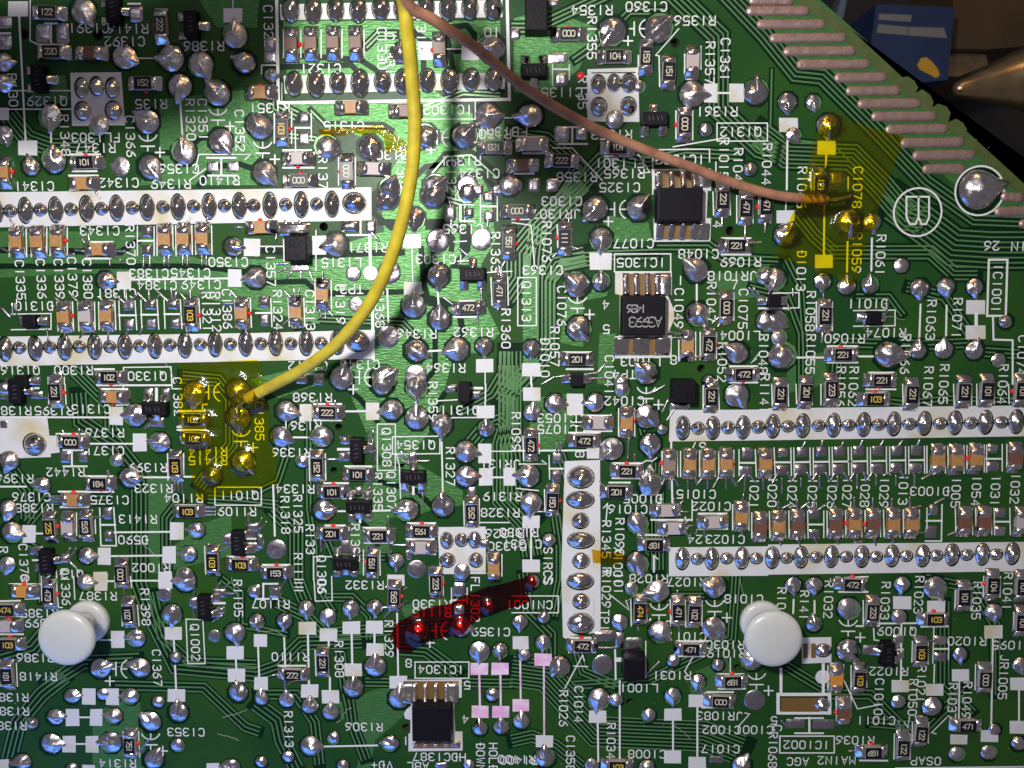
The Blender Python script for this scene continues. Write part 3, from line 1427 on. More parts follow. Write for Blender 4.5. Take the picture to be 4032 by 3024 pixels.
t 180 67 1610 540
k 1375 500 1375 580
k 1380 830 1385 1050
t 180 D1005 1130 990
t 180 C1015 1590 950
t 180 C1016 1000 1080
t 180 C1022 1720 1055
j 165 1030 180 95
r v 350 1010 150
l 280 910 285 1110
f 180 1100 290 1105
l 40 900 230 920
s 165 1190 150 110
c h 1330 1090 w
k 1200 1040 1360 1040
k 1200 1172 1550 1172
f 1410 1060 1480 1010 1460 1100 1520 1105 1400 990 1400 1050
c h 1390 1245 w
f 1500 1150 1470 1200 1490 1270 1530 1320 1480 1230 1560 1225
c h 1740 1190 w
k 1610 1118 1855 1118
k 1610 1250 1860 1250
f 1590 1290 1620 1220 1665 1320 1660 1250
l 1555 1000 1555 1180
j 1080 1195 180 60
t 90 R1345 815 1340
t 90 R1098 930 1320
t 90 X1001 915 1570
t 90 R 820 1610
l 825 1030 810 1200
l 825 1030 790 1070
t 180 C1023 1840 1340
t 180 24 1580 1340
c v 1980 1150 t
c v 2145 1240 b
l 1905 1040 1905 1260
l 2045 1020 2045 1260
l 2070 1110 2070 1330
f 2000 950 1990 1030 1980 1250 1990 1300
t 90 1021 2090 940
r h 1230 1390 681
k 1090 1300 1340 1305
f 1110 1310 1150 1340
j 320 1350 120 x
t 90 SIRCS 310 1570
j 1080 1545 185 60
k 1225 1480 1225 1620
l 1225 1480 1260 1510
k 165 1250 165 1515
s 165 1570 150 110
t 180 C1331 90 1380
t 180 R1330 60 1280
S 1365 225 2212 220 2212 485 1355 495
S 1355 1410 2212 1400 2212 1655 1355 1660
j 1140 1680 10 x
O 1475 380 120 200
O 1735 380 120 195
O 1995 375 120 195
o 1605 380 110 110
o 1865 375 110 110
o 2125 370 110 110
O 1470 1510 120 190
O 1725 1510 120 190
O 1985 1505 120 190
o 1600 1510 110 100
o 1855 1505 110 100
o 2110 1505 110 100
@ 3024 1512
S 0 210 800 200 2212 185 2250 450 0 485
S 0 1385 2212 1362 2250 1615 0 1645
O 40 365 120 200
O 300 360 120 200
O 565 355 120 200
O 825 350 120 200
O 1085 345 120 200
O 1350 340 120 200
O 1615 335 120 200
O 1880 330 120 200
O 2145 325 120 200
o 170 365 110 100
o 435 360 110 100
o 695 355 110 100
o 955 350 110 100
o 1220 345 110 100
o 1485 340 110 100
o 1750 335 110 100
o 2015 330 110 100
F 1605 385 2212 378 4400 325
O 35 1500 120 190
O 285 1495 120 190
O 545 1490 120 190
O 810 1490 120 190
O 1070 1485 120 190
O 1335 1485 120 190
O 1590 1475 120 190
O 1850 1470 120 190
O 2110 1465 120 190
o 160 1500 110 100
o 415 1495 110 100
o 675 1490 110 100
o 935 1490 110 100
o 1195 1485 110 100
o 1455 1480 110 100
o 1715 1475 110 100
o 1970 1470 110 100
r v 105 90 221
r v 325 75 201
r v 545 50 223
r v 1240 90 221
r v 1690 70 221
r v 1890 60 101
r v 2190 60 101
l 30 0 35 190
l 170 0 175 190
l 240 0 245 170
l 375 0 380 180
l 455 0 455 180
l 595 0 590 180
l 1160 0 1165 190
l 1300 0 1300 180
l 1600 0 1605 180
l 1755 0 1755 180
l 1800 0 1800 180
l 1950 0 1950 170
l 2075 0 2080 170
r h 920 130 103
k 845 45 1100 45
k 840 75 1040 72
t 90 R1056 625 20
t 90 R1062 735 20
t 90 R1067 1380 20
t 90 R1065 1515 0
t 90 R1064 2025 0
p 130 595 95 90
p 125 745 110 90
p 300 590 95 90
p 290 740 110 90
p 465 590 95 90
p 455 740 110 90
p 625 585 95 90
p 620 740 110 90
p 790 580 95 90
p 785 735 110 90
p 955 580 95 90
p 950 735 110 90
p 1120 580 95 90
p 1115 730 110 90
p 1285 575 95 90
p 1280 730 110 90
k 65 675 190 675
k 225 675 360 672
k 390 672 520 670
k 555 670 690 668
k 720 668 850 665
k 885 665 1015 662
k 1050 660 1180 658
k 1215 658 1345 655
l 50 550 60 790
l 195 550 200 790
l 220 550 225 790
l 360 550 365 790
l 388 550 390 790
l 525 545 530 785
l 552 545 555 785
l 690 545 695 785
l 718 545 720 785
l 855 545 858 780
l 882 545 884 780
l 1020 540 1022 780
l 1048 540 1050 780
l 1185 540 1187 775
l 1212 540 1214 775
l 1348 535 1350 770
f 120 820 120 940 285 820 285 890 445 800 445 900 600 800 600 890 770 790 770 900 935 790 935 870 1105 790 1105 870 1265 790 1265 880
f 80 780 40 850 170 770 210 840 210 840 250 770 340 770 380 840 380 840 420 770 500 770 540 840 540 840 570 770 660 770 700 840 700 840 740 770 830 770 850 840 850 840 900 760 1000 790 1070 750 1150 760 1190 820 1330 820 1430 770
f 300 540 320 500 460 540 470 490 630 540 650 500 795 540 815 490 970 530 995 490 1130 530 1160 490 1290 530 1310 480
c v 1465 655 t
c v 1625 655 t
c v 1795 650 t
c v 2140 640 b
p 1945 560 95 90
p 1945 715 110 90
k 1880 645 2010 645
l 1370 535 1370 770
l 1525 535 1530 770
l 1550 535 1555 770
l 1690 530 1690 770
l 1715 530 1715 770
l 1865 525 1865 760
l 1885 525 1885 760
l 2020 520 2020 750
l 2060 520 2060 750
t 90 1020 35 930
t 90 1024 205 940
t 90 1025 380 940
t 90 1026 550 940
t 90 1027 680 935
t 90 1028 835 930
t 90 1029 1000 935
t 90 1013 1165 910
t 180 D1003 1395 925
t 90 1005 1620 935
t 90 1054 1795 920
t 90 1031 1960 920
t 90 1032 2130 900
c v 90 1230 t
c v 255 1220 b
c v 585 1215 b
c v 745 1210 t
c v 905 1210 b
c v 1080 1210 t
c v 1240 1210 t
c v 1700 1195 b
c v 1865 1190 b
c v 2190 1195 w
p 400 1130 100 90
p 405 1300 90 90
k 345 1212 475 1212
p 1430 1090 80 100
p 1410 1280 100 110
k 1365 1180 1500 1180
f 1290 1285 1390 1285 1440 1030 1520 990
K 12 1500 1040 1495 1355 1355 1355
l 1370 1070 1370 1230
p 2010 1115 95 90
p 2010 1275 95 90
k 1950 1188 2085 1188
l 10 1100 15 1330
l 150 1100 150 1330
l 178 1095 180 1330
l 310 1095 315 1330
l 340 1095 345 1330
l 480 1095 480 1325
l 507 1095 510 1325
l 640 1090 645 1325
l 668 1090 670 1325
l 805 1090 808 1320
l 835 1090 838 1320
l 965 1090 970 1320
l 995 1085 1000 1320
l 1135 1085 1137 1320
l 1165 1085 1168 1315
l 1305 1085 1305 1250
l 1615 1075 1620 1300
l 1760 1070 1765 1300
l 1790 1070 1795 1300
l 1925 1070 1930 1300
l 1950 1070 1955 1300
l 2085 1070 2090 1300
f 130 1070 190 1040 290 1070 340 1030 340 1030 380 1080 440 1080 490 1050 250 1000 250 1080 90 1020 90 1080 405 1000 405 1080 570 1020 570 1080 745 980 745 1070 905 990 905 1070 1070 990 1070 1060 1225 980 1230 1070 1250 1070 1320 1055
f 100 1330 110 1390 255 1330 275 1390 400 1330 420 1370 590 1330 605 1380 740 1310 750 1370 750 1370 810 1360 910 1310 930 1390 1080 1310 1080 1370 1640 1270 1560 1305
j 1930 1640 90 x
@ 0 2268
t 180 8 215 20
c h 200 130 o
k 85 68 350 68
k 220 195 340 190
r v 425 160 473
l 360 0 365 210
l 490 0 500 180
r h 60 290 474
k 0 215 180 210
k 0 345 195 345
c h 60 430 w
r h 75 590 103
k 0 500 205 500
k 0 635 210 632
t 180 R1385 345 320
t 180 R1399 380 405
t 180 R1386 310 705
r v 65 860 181
l 10 730 15 950
l 145 750 155 950
t 180 R1418 335 865
t 90 Q1336 570 90
l 500 180 510 270 545 270
l 640 0 650 200
j 735 50 150 0
s 875 50 115 150
k 935 42 1000 42
l 995 0 1000 100
l 1130 0 1140 100
f 1070 90 1075 150
k 1130 38 1380 38
s 1435 50 115 120
j 1600 45 180 180
t 180 R1387 850 170
t 90 R1398 1260 265
r v 1110 320 102
l 1055 210 1060 430
l 1190 250 1205 430
s 1020 545 115 150
k 870 550 965 550
j 1180 540 150 180
j 1420 165 120 g
q l 1770 265
K 22 1840 232 1945 232
p 1890 150 110 80
p 1890 300 110 70
p 1665 230 80 90
f 1680 60 1680 180 1670 260 1680 350 1950 150 2020 150 1930 110 1980 60 1870 100 1900 60 1840 390 1920 340
t 90 R1105 2060 190
K 10 1610 370 1755 375 1775 755 1625 755 1610 370
t 90 Q1002 1690 570
j 1485 330 170 90
s 1500 495 150 110
k 1505 550 1510 650
j 1515 705 105 x
k 1515 770 1525 980
s 1525 1030 150 110
j 1540 1180 175 -90
j 1850 520 110 g
j 2030 490 170 85
s 2035 660 150 110
k 2040 715 2045 800
s 2045 855 150 110
j 2055 1010 165 -90
j 865 800 175 -20
y 1040 800 180
j 1210 795 180 200
t 90 C1367 1360 790
j 620 1040 135 0
s 770 1040 115 140
j 885 1025 110 x
s 975 1040 110 140
j 1130 1040 145 180
j 475 1220 145 0
s 630 1220 115 145
k 690 1218 775 1218
s 835 1220 110 145
j 985 1210 145 180
j 440 1450 180 0
s 600 1450 115 145
k 655 1448 740 1448
s 800 1450 110 145
j 960 1440 180 180
t 180 R1383 90 1045
t 180 R1382 95 1165
t 180 R1381 75 1290
j 280 1275 110 x
j 1365 1090 110 x
j 1300 1260 180 -150
y 1305 1420 90
j 1325 1590 180 -60
r v 1125 1460 751
l 1065 1340 1080 1560
l 1200 1340 1210 1560
f 1180 1540 1290 1410 1040 1380 1100 1350
t 180 R1314 1020 1615
t 180 C1353 1610 1345
j 1530 1465 120 x
s 40 1630 80 100
j 190 1610 160 180
j 620 1670 110 x
s 770 1670 110 80
s 1840 1655 110 80
j 2000 1655 150 180
j 2195 140 110 x
j 2210 390 120 x
@ 1008 2268
k 60 65 190 65
p 160 140 110 120
p 5 130 70 110
k 65 65 65 195
k 0 195 190 195
f 210 110 260 30 110 220 150 170
t 90 11 370 90
t 90 06 570 90
K 10 500 0 515 215 660 210 655 0
t 180 R1332 940 75
s 1210 35 150 95
r v 1195 175 563
f 1120 90 1160 110 1270 120 1300 100 1140 270 1050 270 1240 270 1300 210 1210 270 1110 350
r v 1555 60 223
l 1500 0 1505 160
l 1615 0 1620 170
p 1770 20 110 60
p 1755 120 110 130
l 1690 100 1690 240
l 1825 100 1825 240
k 1690 207 1825 207
t 90 FL1302 1895 200
t 180 R1330 1520 240
t 180 R1115 1520 315
t 180 R1107 130 240
j 10 390 130 90
s 40 555 110 110
k 20 610 30 870
s 45 925 120 110
j 45 1060 125 -90
j 245 390 135 90
K 16 245 530 255 770
r h 320 850 272
k 195 772 430 772
f 250 900 255 980 150 855 200 850
j 265 1075 130 -90
j 435 280 135 90
s 445 450 150 110
K 18 450 510 460 940
s 465 990 150 110
j 465 1125 140 -90
j 620 350 135 90
s 628 505 150 110
K 18 630 560 630 630
r v 580 750 221
l 512 640 520 860
K 18 640 850 640 990
s 645 1040 150 110
j 645 1180 140 -90
j 820 280 140 90
s 825 445 150 110
K 18 828 500 833 760
s 840 810 150 110
j 840 970 170 -90
j 1025 270 135 85
s 1025 440 150 110
K 18 1025 490 1025 580
s 1030 635 150 110
j 1030 785 180 -90
t 90 R1329 1150 540
K 16 1220 320 1230 870
s 1230 915 150 110
j 1235 1060 180 -80
t 180 8 1320 750
b 1375 740 1840 880
t 180 IC1304 1600 805
t 180 5 1825 940
t 180 4 1810 1235
t 180 1 1295 1420
t 180 R1110 300 695
t 90 R1308 720 715
t 90 R1313 285 1320
t 180 R1306 935 1300
j 465 1470 170 10
K 16 580 1470 1050 1460
j 1165 1450 140 180
j 670 1400 105 x
j 275 1565 105 x
j 45 1610 110 x
j 750 1640 110 x
h 1300 1310 75
j 1930 650 165 90
z 1930 800 150 105
Z 18 1930 855 1935 1120
z 1935 1170 145 105
j 1935 1320 130 -90
j 2110 640 130 90
z 2110 800 150 105
Z 18 2112 855 2115 1120
z 2115 1170 145 105
j 2120 1310 130 -90
j 2040 1030 120 x
t 180 C1359 2030 480
t 180 HDC1387 1585 1560
t 180 VD+ 1090 1630
t 180 ABL 1400 1640
t 90 DOWN 1940 1560
t 90 HOLD 2050 1560
t 180 R1400 2270 1590
j 1405 475 190 x
p 1755 290 110 110
j 1770 440 170 20
j 2010 260 120 x
y 1590 470 180
p 1600 1640 110 50
j 1840 1635 100 x
@ 2016 2268
S 425 0 765 0 765 480 440 530
o 590 45 225 150
o 595 215 145 140
o 595 410 220 190
j 180 50 120 x
t 90 S 315 30
l 0 170 400 170 400 315 0 315
t 180 CN1001 150 245
t 90 R1029 815 110
t 90 101 920 60
t 90 TP1 800 380
t 180 R1028 1180 20
t 180 R1027 1510 50
j 1030 100 115 x
j 1265 130 190 170
j 1755 95 190 200
t 180 C1018 2000 195
K 10 860 170 1010 290 985 210
r v 1105 300 474
l 1025 200 1030 430
l 1160 200 1165 400
f 1090 450 1095 470 1170 400 1200 370
y 1270 300 90
r v 1435 310 471
l 1365 200 1370 430
l 1495 200 1500 440
f 1440 430 1450 480 1430 130 1440 190
r v 1575 320 102
l 1640 210 1640 430
y 1750 270 90
j 1740 450 190 45
j 70 400 125 90
s 75 575 135 110
Z 16 70 630 75 1065
j 105 685 110 x
z 75 1115 140 105
j 80 1260 135 -90
j 275 360 110 x
j 270 570 130 90
z 270 720 150 105
Z 16 275 775 278 1370
s 280 1425 150 105
j 285 1575 175 -90
j 415 780 175 130
r h 610 600 472
k 490 655 720 655
k 460 530 680 530
f 490 640 550 680
K 10 610 680 455 970
K 10 610 680 625 730
K 10 535 775 655 780
j 785 770 175 g
j 930 395 130 80
p 800 520 210 100
p 930 560 80 150
p 1050 590 160 120
f 700 620 900 620 700 540 860 490
m 1050 780 200 210
l 1155 560 1155 880
k 890 630 895 890
K 40 900 720 940 720
f 1160 850 1270 740
t 180 L1001 1095 965
j 1275 480 185 40
t 180 C1011 1510 520
r h 1545 630 471
k 1420 560 1690 560
k 1420 690 1660 690
t 180 R1030 1840 590
t 180 R1019 1850 665
j 1395 735 110 x
t 180 R1031 1380 855
l 1560 700 1490 820
j 1780 770 110 x
h 1945 790 60
K 10 1885 700 1885 830
r h 1905 910 681
k 1775 845 2010 845
k 1780 972 2015 970
j 2100 1075 180 g
y 2110 900 90
t 90 R1026 445 1140
t 90 C1014 575 1105
j 750 1060 185 95
j 900 1075 120 x
s 740 1215 150 105
K 16 740 1270 745 1600
h 1020 1090 70
K 16 930 900 930 1600
j 1390 1035 140 90
s 1390 1195 150 105
K 16 1390 1250 1390 1505
s 1385 1560 150 110
j 1605 910 130 95
s 1600 1075 150 105
K 16 1600 1130 1600 1555
s 1600 1610 150 100
r h 1800 1080 000
k 1680 1000 1910 1000
k 1640 1133 1910 1133
f 1630 960 1660 1040 1660 1040 1720 1090
j 1185 1205 120 x
t 180 JR1083 1790 1205
t 180 C1002 1810 1325
t 180 C1001 2090 1325
l 1960 1290 2050 1190 2010 1180
t 90 R1034 855 1420
t 90 C1358 505 1530
t 180 C1008 1165 1535
t 180 C1017 1800 1490
t 180 R1400 40 1580
r h 910 1640 103
k 830 1590 1030 1590
j 690 1640 120 x
j 1165 1660 140 x
p 1770 1590 130 70
j 1985 1640 170 -60
j 2080 720 190 x
@ 3024 2268
j 220 80 140 85
j 400 80 140 85
K 16 220 200 215 320
K 16 400 210 400 320
j 395 420 135 -90
t 90 R10 115 190
t 90 R141 310 250
t 90 R1032 520 200
r h 725 70 472
k 620 15 860 5
k 610 135 860 135
f 540 30 610 80
j 695 280 185 x
r v 900 310 223
l 820 210 820 420
l 955 210 960 430
k 760 430 950 430
t 90 R1033 1010 210
t 90 R1023 1300 160
j 1160 70 135 90
s 1155 230 155 110
j 1135 355 130 x
j 1445 100 185 60
s 1450 260 155 100
r h 1440 370 103
k 950 408 1310 405
k 1320 435 1550 432
r v 1690 180 101
l 1615 120 1610 290
l 1750 90 1750 300
t 90 R1035 1800 210
r v 1940 80 104
l 1860 0 1855 180
l 2005 0 2000 180
t 90 R1041 2065 130
r v 2195 90 101
r v 2190 400 101
l 2135 0 2130 210
l 2120 310 2115 500
j 1950 310 140 85
s 1945 480 155 110
K 16 1940 540 1925 1290
y 690 440 90
j 690 640 185 50
t 180 Q1009 1110 475
K 12 910 450 915 550 960 555
q l 1030 670
p 895 640 150 90
p 1130 550 100 80
p 1140 690 80 80
k 1150 420 1145 900
k 1095 632 1165 632
r v 1320 660 103
l 1245 560 1240 740
l 1380 560 1380 760
p 1495 560 110 85
p 1495 705 110 85
k 1430 627 1560 627
l 1430 440 1420 750
l 1560 560 1555 720
f 1350 560 1450 560
t 180 R1020 1715 560
t 180 R1095 2100 595
j 1665 680 130 85
s 1660 855 150 105
K 14 1650 910 1645 1230
r v 1870 890 000
l 1790 760 1785 980
t 90 JR1005 2030 870
j 2185 770 130 80
s 2165 930 150 110
K 16 2165 990 2165 1260
s 2160 1305 150 110
S 290 530 545 525 545 745 290 755
w 370 580 410 705
w 300 580 340 705
o 475 640 140 120
K 30 85 1020 530 1020 530 1180 85 1180 85 1020
w 110 1050 440 1170
p 150 1110 40 120
p 240 1110 40 120
p 330 1110 40 120
o 470 1110 140 120
K 26 110 800 110 1010
K 26 475 760 475 1000
d 470 870 130
h 445 865 60
c v 590 890 o
l 515 770 515 980
l 650 760 650 870
r v 790 890 103
l 715 770 715 1220
l 850 770 850 960
l 650 890 770 1145 980 1105
c v 655 1180 b
l 585 1040 590 1260
t 180 R1022 1040 820
t 90 C1010 955 1040
s 1140 950 150 105
j 1130 1090 120 x
t 90 R1050 1250 1045
t 90 R1021 1320 930
s 1435 980 150 105
j 1420 1130 170 x
t 90 R1037 1590 1080
t 90 R1049 1715 1070
K 12 1435 760 1430 920
p 240 1280 170 90
p 480 1285 200 90
K 18 355 1220 355 1350
k 230 1225 475 1225
k 230 1355 475 1355
f 120 1250 170 1310
t 180 5 50 1245
t 90 C 80 1310
t 90 R1068 40 1500
K 12 100 1380 570 1380 570 1525 100 1525 100 1380
t 180 IC1002 330 1455
t 180 C1011 930 1245
t 180 R1036 750 1415
t 180 AGC 255 1600
t 180 MAIN2 590 1590
r h 905 1520 681
k 790 1460 1030 1465
k 790 1590 1030 1592
f 700 1510 800 1520
t 180 OSAP 1360 1595
r v 1165 1480 122
l 1090 1360 1085 1580
l 1225 1360 1225 1580
f 1130 1260 1150 1340
r v 1320 1360 122
l 1245 1260 1240 1470
l 1385 1260 1380 1440
r h 1720 1290 471
s 1645 1410 150 85
s 1910 1380 150 100
j 1960 1330 110 x
j 1630 1540 130 x
j 1910 1530 130 x
j 2165 1450 130 x
l 1540 1220 1410 1350 1450 1360
l 1220 1210 1205 1310 1175 1260
K 14 1100 1657 2212 1645
"""
LAYOUT = """
n 5 10 1450 -20 1552 78 1552 235 1640 320 1690 335
n 4 10 1560 -20 1650 75 1719 160 1776 166 1890 280 2000 395 2105 470 2230 475
n 1 10 1667 150 1664 275 1696 300 1800 312 1880 395 1930 440
n 7 9 1640 290 1700 335 1840 340 1900 400 1960 470 2000 475
n 8 11 1935 440 2060 535 2140 540 2230 540
n 4 9 1790 545 2010 545 2060 590 2110 590
n 4 9 1720 460 1760 510 1800 545
n 6 9 1262 400 1150 505 1118 545 1118 600 1090 640
n 3 9 1290 560 1215 575 1187 610 1187 740 1150 780 1130 810 1090 850
n 6 8 1098 790 1098 920 1085 960 1085 1080 1140 1140 1150 1200
n 3 8 1200 1110 1210 1180 1210 1250 1195 1330
n 2 8 667 905 667 1100 680 1180 680 1250 700 1290 720 1320
n 4 9 590 1100 640 1150 640 1250 660 1300
n 4 10 170 850 175 910 250 960 290 1010 300 1060 300 1260 325 1331 380 1440 553 1456
n 4 9 553 1456 600 1440 650 1390 780 1385
n 3 9 250 1480 440 1485 530 1570 560 1580
n 4 10 0 1420 70 1400 120 1340
n 4 10 20 1640 40 1560 90 1500 140 1460
n 4 10 553 1520 600 1555 610 1600 640 1660
n 3 9 735 1410 745 1480 755 1520 760 1560 790 1640
n 3 8 790 1473 900 1475 1000 1474 1106 1476
n 4 9 860 1400 920 1404 990 1455
n 9 8 1106 1450 1180 1460 1290 1580 1520 1590 1600 1620
n 4 8 1106 1600 1150 1590 1200 1610 1260 1660
n 3 8 1590 1244 1580 1380 1500 1420 1400 1470 1240 1480
n 3 8 1245 1400 1260 1450 1330 1480
n 5 9 20 250 60 300 110 318 210 318
n 4 8 395 815 470 822 500 860 500 960 460 1010 430 1050
n 3 8 450 1078 520 1082 600 1090
n 4 8 150 790 190 830 240 880 240 930
n 2 8 640 705 690 690 870 698 900 730
n 3 9 1106 60 1160 60 1200 40 1330 -20
n 4 9 1106 290 1180 300 1250 360 1210 420
n 3 9 1300 330 1400 350 1480 330 1600 335
n 2 10 1240 130 1290 95 1360 25 1440 25
n 3 9 1420 530 1530 530 1570 560 1680 565
n 3 8 1370 1300 1440 1290 1520 1290
n 2 9 1620 620 1700 640 1730 720 1730 860
n 3 9 1800 880 1810 760 1830 740 2000 745 2100 740
n 2 9 1850 640 1920 640 1950 680
n 3 9 600 180 600 230 640 250
n 2 9 480 330 530 300 560 340
n 2 8 900 240 1000 200 1080 205
n 3 9 2000 1250 2100 1270 2150 1350 2150 1500
n 3 9 1700 1440 1800 1500 1880 1500 1960 1580
n 2 9 480 1250 520 1280 520 1350 620 1370
n 2 9 1860 860 1950 870 2050 860 2200 865
P 820 405 870 330 1000 300 1060 420 1070 520 1040 570 1040 640 1080 720 1040 760 980 770 955 860 950 900 900 970 870 1010 830 1000 790 930 750 835 760 790 830 700 690 690 680 560 760 555 730 530 830 500
P 612 45 1080 45 1085 165 620 172
P 560 226 880 222 890 260 900 300 860 330 700 262 620 240
P 345 215 560 190 560 400 300 400 345 320
P 0 500 300 500 430 560 680 560 690 690 690 700 200 590 0 600
P 318 1025 370 1030 375 1180 440 1130 500 1110 500 1200 440 1215 330 1240 320 1180
P 800 1005 900 1000 1000 1060 1000 1090 900 1110 840 1120 830 1140 850 1200 780 1240 740 1240 760 1120
P 720 1520 840 1480 880 1540 810 1600 800 1660 770 1660 780 1620
P 1310 465 1400 480 1410 520 1300 525
P 1225 630 1320 600 1310 640 1260 650 1260 750 1210 740
P 1130 560 1165 590 1160 800 1130 790
P 1295 720 1330 720 1320 830 1290 830
P 1150 860 1230 850 1270 860 1240 900 1210 980 1140 960
P 1590 -120 1680 -80 2212 386 2400 560 2400 480 2110 440 1890 250 1780 150 1715 145 1600 0
P 1180 20 1290 60 1250 150 1180 210 1110 200 1110 40
P 910 175 1000 240 1090 260 1085 330 1010 330 960 290 900 260
P 540 820 620 800 720 790 690 830 600 860
P 1540 590 1640 590 1650 640 1560 650
P 1700 780 1780 760 1790 830 1700 850
P 200 1540 300 1500 320 1660 200 1660
P 860 1310 960 1290 1000 1330 900 1370
P 1370 1140 1430 1110 1440 1180 1390 1230
P 1480 1460 1570 1420 1590 1480 1500 1520
P 60 180 140 160 150 215 80 240
P 430 0 560 0 555 60 470 60
G 14 553 540 700 550 870 545
G 12 553 610 660 608 690 635 880 630
G 12 690 690 860 692 880 710
G 14 820 480 960 480 1000 500 1000 540
G 14 910 640 990 660 1000 720 960 760
G 14 0 540 260 545 300 520
G 12 0 575 420 575 560 590
G 12 640 120 780 130 840 170
G 12 880 60 960 110 1090 110
G 12 960 45 980 160
G 12 880 400 920 360 1000 350
n 5 9 1320 330 1163 486 1154 560 1154 600
n 5 9 1262 552 1200 566 1180 600 1180 760 1130 815 1080 868
n 6 9 1102 760 1102 930 1110 990 1110 1060 1165 1110
n 3 9 990 890 1060 850 1090 800 1092 760
n 4 9 1000 980 1050 920 1090 905
n 3 8 1210 980 1230 1040 1230 1100
n 2 9 1700 560 1730 620 1740 760
n 3 9 1560 760 1600 800 1600 870
n 3 9 60 1130 100 1080 230 1080
n 4 8 600 1300 660 1330 700 1370 1000 1345
n 3 8 960 1330 1000 1290 1060 1300
n 3 9 1130 1240 1140 1320 1190 1370 1190 1430
n 3 9 1960 620 2040 640 2120 760 2200 765
n 2 9 20 1150 90 1190 90 1300
n 4 8 1420 1000 1420 1230
n 2 9 1340 880 1380 900 1400 980
n 3 9 1880 1560 2000 1570 2080 1490
n 2 9 700 1150 720 1200 830 1205
n 3 9 330 1280 350 1375 410 1430 553 1435
n 4 9 100 1480 180 1430 300 1425
n 3 9 553 1500 640 1500 680 1560 690 1650
n 4 9 20 1010 60 1060 60 1120
n 3 8 700 1290 760 1290 800 1330 800 1380
n 3 9 1210 560 1300 552 1420 548
n 3 9 390 1080 360 1120 360 1230
n 2 9 560 1060 600 1040 620 980 620 900
n 3 9 2040 1300 2040 1480 2100 1540
G 12 810 418 808 460 845 492 870 497
G 12 910 535 915 610 928 655 965 662
G 12 1013 490 1010 540 978 575 1023 580
G 12 923 490 958 492 978 515 975 540
G 12 670 235 703 267 828 270 848 282
G 16 928 375 963 335 1020 332 1078 382
G 12 978 400 998 380 1043 378 1065 400
G 12 793 95 818 70 855 70
G 12 890 70 915 88 915 160
G 12 965 60 1008 55 1025 75 1023 112
G 12 608 145 758 140 773 155
G 12 748 781 745 835 778 862 815 910
G 12 850 900 900 880 930 900 960 850
G 12 940 700 940 800 900 840
G 12 770 1120 820 1160 800 1230
G 12 820 1040 900 1060 940 1100
G 12 345 330 400 330 430 300 480 290
G 12 430 400 460 360 520 355 560 370
n 1 9 930 378 965 338 1018 335 1074 384
n 2 8 790 100 816 74 856 74
n 1 9 672 239 704 271 828 274
n 2 8 560 250 600 290 680 300 730 330
n 2 8 430 330 470 300 530 310
n 2 8 970 430 1000 440 1000 480
"""
rnd = random.Random(7)
board = empty('circuit_board')
tag(board, 'green printed circuit board, solder side up, crowded with components and solder joints', 'circuit board')

# ---------------------------------------------------------------- read the survey
items = []
ox = oy = 0.0
for ln in SURVEY.strip().splitlines():
    t = ln.split()
    if t[0] == '@': ox, oy = float(t[1]), float(t[2]); continue
    items.append((ox, oy, t[0], t[1:]))
def B(ox, oy, x, y, z=0.0): return P(ox + x * K, oy + y * K, z)
def D(x, y, z=0.0): return P(x * DK, y * DK, z)
def flat(vs): return [(v.x, v.y) for v in vs]
def pairs(a): return [(float(a[i]), float(a[i + 1])) for i in range(0, len(a) - 1, 2)]

# ---------------------------------------------------------------- bare board with its drilled holes
edge_pts = [(1400, -283), (1758, 0), (1819, 47), (1949, 167)] + [(1659 + a / 4, b / 4) for a, b in
    [(1165, 668), (1205, 660), (1262, 698), (1296, 756), (1272, 806), (1330, 772), (1400, 820), (1428, 880), (1418, 930), (1466, 896), (1540, 920), (1577, 975), (1555, 1058), (1622, 1026), (1682, 1060), (1718, 1118)]] + [(2087, 283), (2212, 397), (2560, 715)]
outline = [D(*p) for p in edge_pts] + [D(2560, 2050), D(-380, 2050), D(-380, -283)]
bm = bmesh.new()
def loop(pts):
    vs = [bm.verts.new((p[0], p[1], 0)) for p in pts]
    for i in range(len(vs)): bm.edges.new((vs[i - 1], vs[i]))
loop(outline)
for ox, oy, c, a in items:
    if c == 'h':
        q = B(ox, oy, float(a[0]), float(a[1]))
        loop(circle(q.x, q.y, float(a[2]) * S1 / 2, 14)[:-1])
bmesh.ops.triangle_fill(bm, use_beauty=True, edges=bm.edges[:])
bmesh.ops.recalc_face_normals(bm, faces=bm.faces[:])
for f in bm.faces:
    if f.normal.z < 0: f.normal_flip()
r = bmesh.ops.extrude_face_region(bm, geom=bm.faces[:])
newf = [g for g in r['geom'] if isinstance(g, bmesh.types.BMFace)]
for g in r['geom']:
    if isinstance(g, bmesh.types.BMVert): g.co.z = -0.16
for f in bm.faces:
    f.normal_update()
    if abs(f.normal.z) < 0.5: f.material_index = 1
bmesh.ops.recalc_face_normals(bm, faces=bm.faces[:])
link('substrate', bm_mesh('substrate', bm, [M['mask'], M['edge']]), board)

